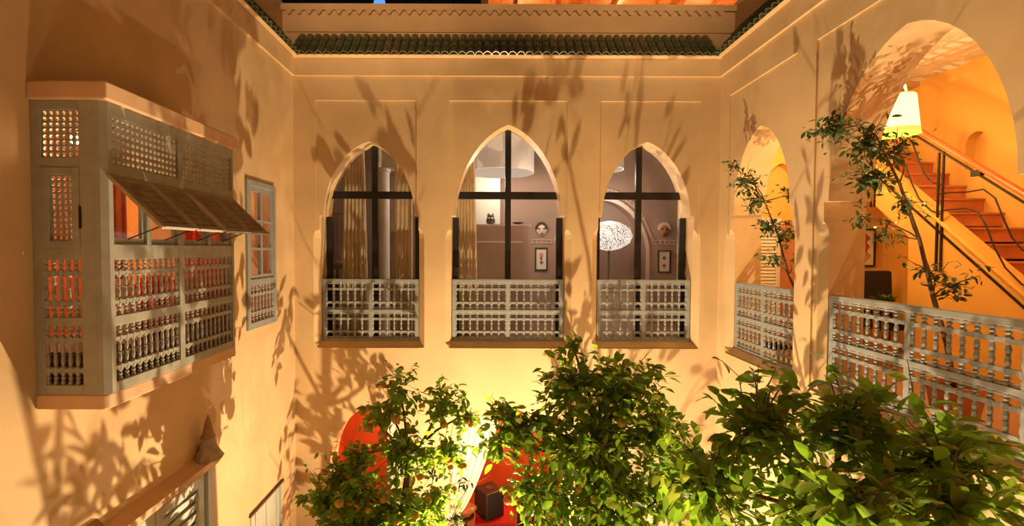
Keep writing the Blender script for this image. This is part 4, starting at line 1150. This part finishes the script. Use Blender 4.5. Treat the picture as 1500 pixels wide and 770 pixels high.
# potted ficus in the arches
def potted(name, label, base, trunk, tr, lobes, n, size, seed):
    p = plant(name, label, 'plant', base, trunk, tr, [(c_, r_*1.35, d_) for c_, r_, d_ in lobes], FIC, n, size, seed, per=4, bare=14, twig_r=.003, branch_r=.008, group='potted plants in the gallery arches', shell=.25)
    MB().lathe([(.12, 0), (.14, .02), (.19, .34), (.205, .35), (.205, .40), (.18, .40), (.17, .36), (.02, .355)], 18, base).build('pot', 'terracotta', p, smooth=False)
    MB().lathe([(.17, .34), (.17, .362), (.01, .37)], 14, base).build('soil', 'soil', p)
potted('potted_ficus', 'tall thin potted plant leaning out of the large gallery arch', (4.05, -2.85, ZF),
       [(4.05, -2.85, ZF+.3), (3.97, -2.84, 4.5), (3.86, -2.82, 4.9), (3.78, -2.76, 5.4), (3.66, -2.68, 5.9), (3.5, -2.6, 6.35)], [.022, .02, .018, .015, .012, .006],
       [((3.42, -2.6, 6.28), .20, 1.0), ((3.22, -2.45, 6.42), .17, 1.0), ((3.5, -2.58, 5.95), .20, .9), ((3.68, -2.62, 6.2), .15, .8), ((3.74, -2.66, 5.72), .14, .5), ((3.6, -2.62, 5.45), .14, .4), ((3.85, -2.8, 5.1), .16, .45), ((3.92, -2.95, 4.98), .13, .5), ((3.42, -2.55, 5.62), .12, .5), ((4.02, -3.05, 5.1), .09, .4)], 1050, .068, 51)
potted('potted_ficus', 'small potted plant leaning out of the small gallery arch', (3.98, -1.3, ZF),
       [(3.98, -1.3, ZF+.3), (3.8, -1.25, 4.6), (3.62, -1.22, 5.0), (3.5, -1.18, 5.5), (3.38, -1.1, 5.9)], [.02, .017, .014, .011, .006],
       [((3.2, -1.0, 6.15), .17, 1.0), ((3.28, -1.05, 5.9), .15, 1.0), ((3.42, -1.15, 5.6), .16, 1.0), ((3.55, -1.3, 5.95), .13, .9), ((3.55, -1.25, 5.5), .14, 1.0), ((3.48, -1.15, 5.2), .13, .7), ((3.62, -1.4, 5.2), .11, .7), ((3.1, -.9, 6.35), .1, .8)], 760, .068, 63)

# low agave like plant by the chair
ag = thing('agave_plant', 'small spiky green plant beside the black armchair', 'plant', (5.3, -.6, ZF))
MB().lathe([(.1, 0), (.15, .3), (.16, .32), (.13, .32)], 14, (5.3, -.6, ZF)).build('pot', 'terracotta', ag)
MB().tube([(5.3, -.6, ZF+.3), (5.3, -.6, 4.62)], .02, 6).build('stem', 'bark', ag)
rng = random.Random(5)
for i in range(26):
    a = rng.uniform(0, 2*PI); e = rng.uniform(-.2, 1.2)
    d = Vector((math.cos(a)*math.cos(e), math.sin(a)*math.cos(e), math.sin(e)))
    o = bpy.data.objects.new('leaf', FIC[1][0]); COL.objects.link(o); o.parent = ag
    o.matrix_local = leaf_matrix(Vector((0, 0, 4.6-ZF)), d, rng.uniform(.12, .2), rng)
# dark plants on the terrace edge
for i, (x, lab) in enumerate(((-1.45, 'feathery terrace plant beside the blue tent'), (-.6, 'feathery terrace plant next to the pergola'))):
    tpnt = thing('terrace_plant', lab, 'plant', (x, 1.2, 8.08), group='plants on the terrace')
    MB().lathe([(.15, 0), (.2, .35), (.18, .37)], 12, (x, 1.2, 8.08)).build('pot', 'terracotta', tpnt)
    MB().tube([(x, 1.2, 8.4), (x, 1.2, 9.25)], .02, 6).build('stem', 'bark', tpnt)
    for k in range(40):
        a = rng.uniform(0, 2*PI); e = rng.uniform(-.3, 1.3)
        d = Vector((math.cos(a)*math.cos(e), math.sin(a)*math.cos(e), math.sin(e)))
        o = bpy.data.objects.new('leaf', FIC[1][0]); COL.objects.link(o); o.parent = tpnt
        o.matrix_local = leaf_matrix(Vector((0, 0, rng.uniform(.9, 1.2))), d, rng.uniform(.15, .28), rng)

# ------------------------------------------------------------------ uplights on the courtyard floor
UPLAB = ['ground spotlight between the two smaller citrus trees', 'ground spotlight near the end wall beneath the lamp window', 'ground spotlight at the foot of the nearest tree', 'added fill spotlight on the floor below the viewpoint']
for i, (x, y, pw, colr, cone) in enumerate(UPLIGHTS):
    t = thing('ground_spotlight', UPLAB[i], 'spotlight', (x, y, 0), group='courtyard uplights')
    MB().lathe([(.1, 0), (.1, .02), (.03, .03), (.03, .07), (.075, .08), (.085, .2), (.08, .2), (.07, .17), (.01, .165)], 16, (x, y, 0)).build('housing', 'black_steel', t)
    MB().lathe([(.068, .172), (.06, .178), (.005, .18)], 14, (x, y, 0)).build('lens', 'fixture_lens', t)
    l = lamp_light('light', (0, 0, .24), pw, colr, .012, 'SPOT'); l.parent = t
    l.data.spot_size = math.radians(cone); l.data.spot_blend = 1.0
    l.rotation_euler = (PI, 0, 0)

for FL, lab in zip(FILL_FLOODS, ('added parapet floodlight behind the viewpoint on the bay side', 'added parapet floodlight behind the viewpoint on the gallery side')):
    fx, fy, fz = FL[0]
    rf = thing('fill_floodlight', lab, 'floodlight', (fx, fy, 8.06), group='added parapet floodlights')
    MB().box(fx-.05, fx+.05, fy-.05, fy+.05, 8.06, 8.45).build('post', 'black_steel', rf)
    hs = MB().box(fx-.14, fx+.14, fy-.07, fy+.03, 8.45, 8.72).build('housing', 'black_steel', rf, bevel=.01)
    MB().box(fx-.12, fx+.12, fy+.03, fy+.035, 8.48, 8.69).build('lens', 'paper', hs)
    l = lamp_light('light', (0, .12, fz-8.06), FL[2], FL[3], .06, 'SPOT'); l.parent = rf
    l.data.spot_size = math.radians(FL[4]); l.data.spot_blend = 1.0
    l.rotation_euler = (Vector(FL[1])-Vector(FL[0])).to_track_quat('-Z', 'Y').to_euler()
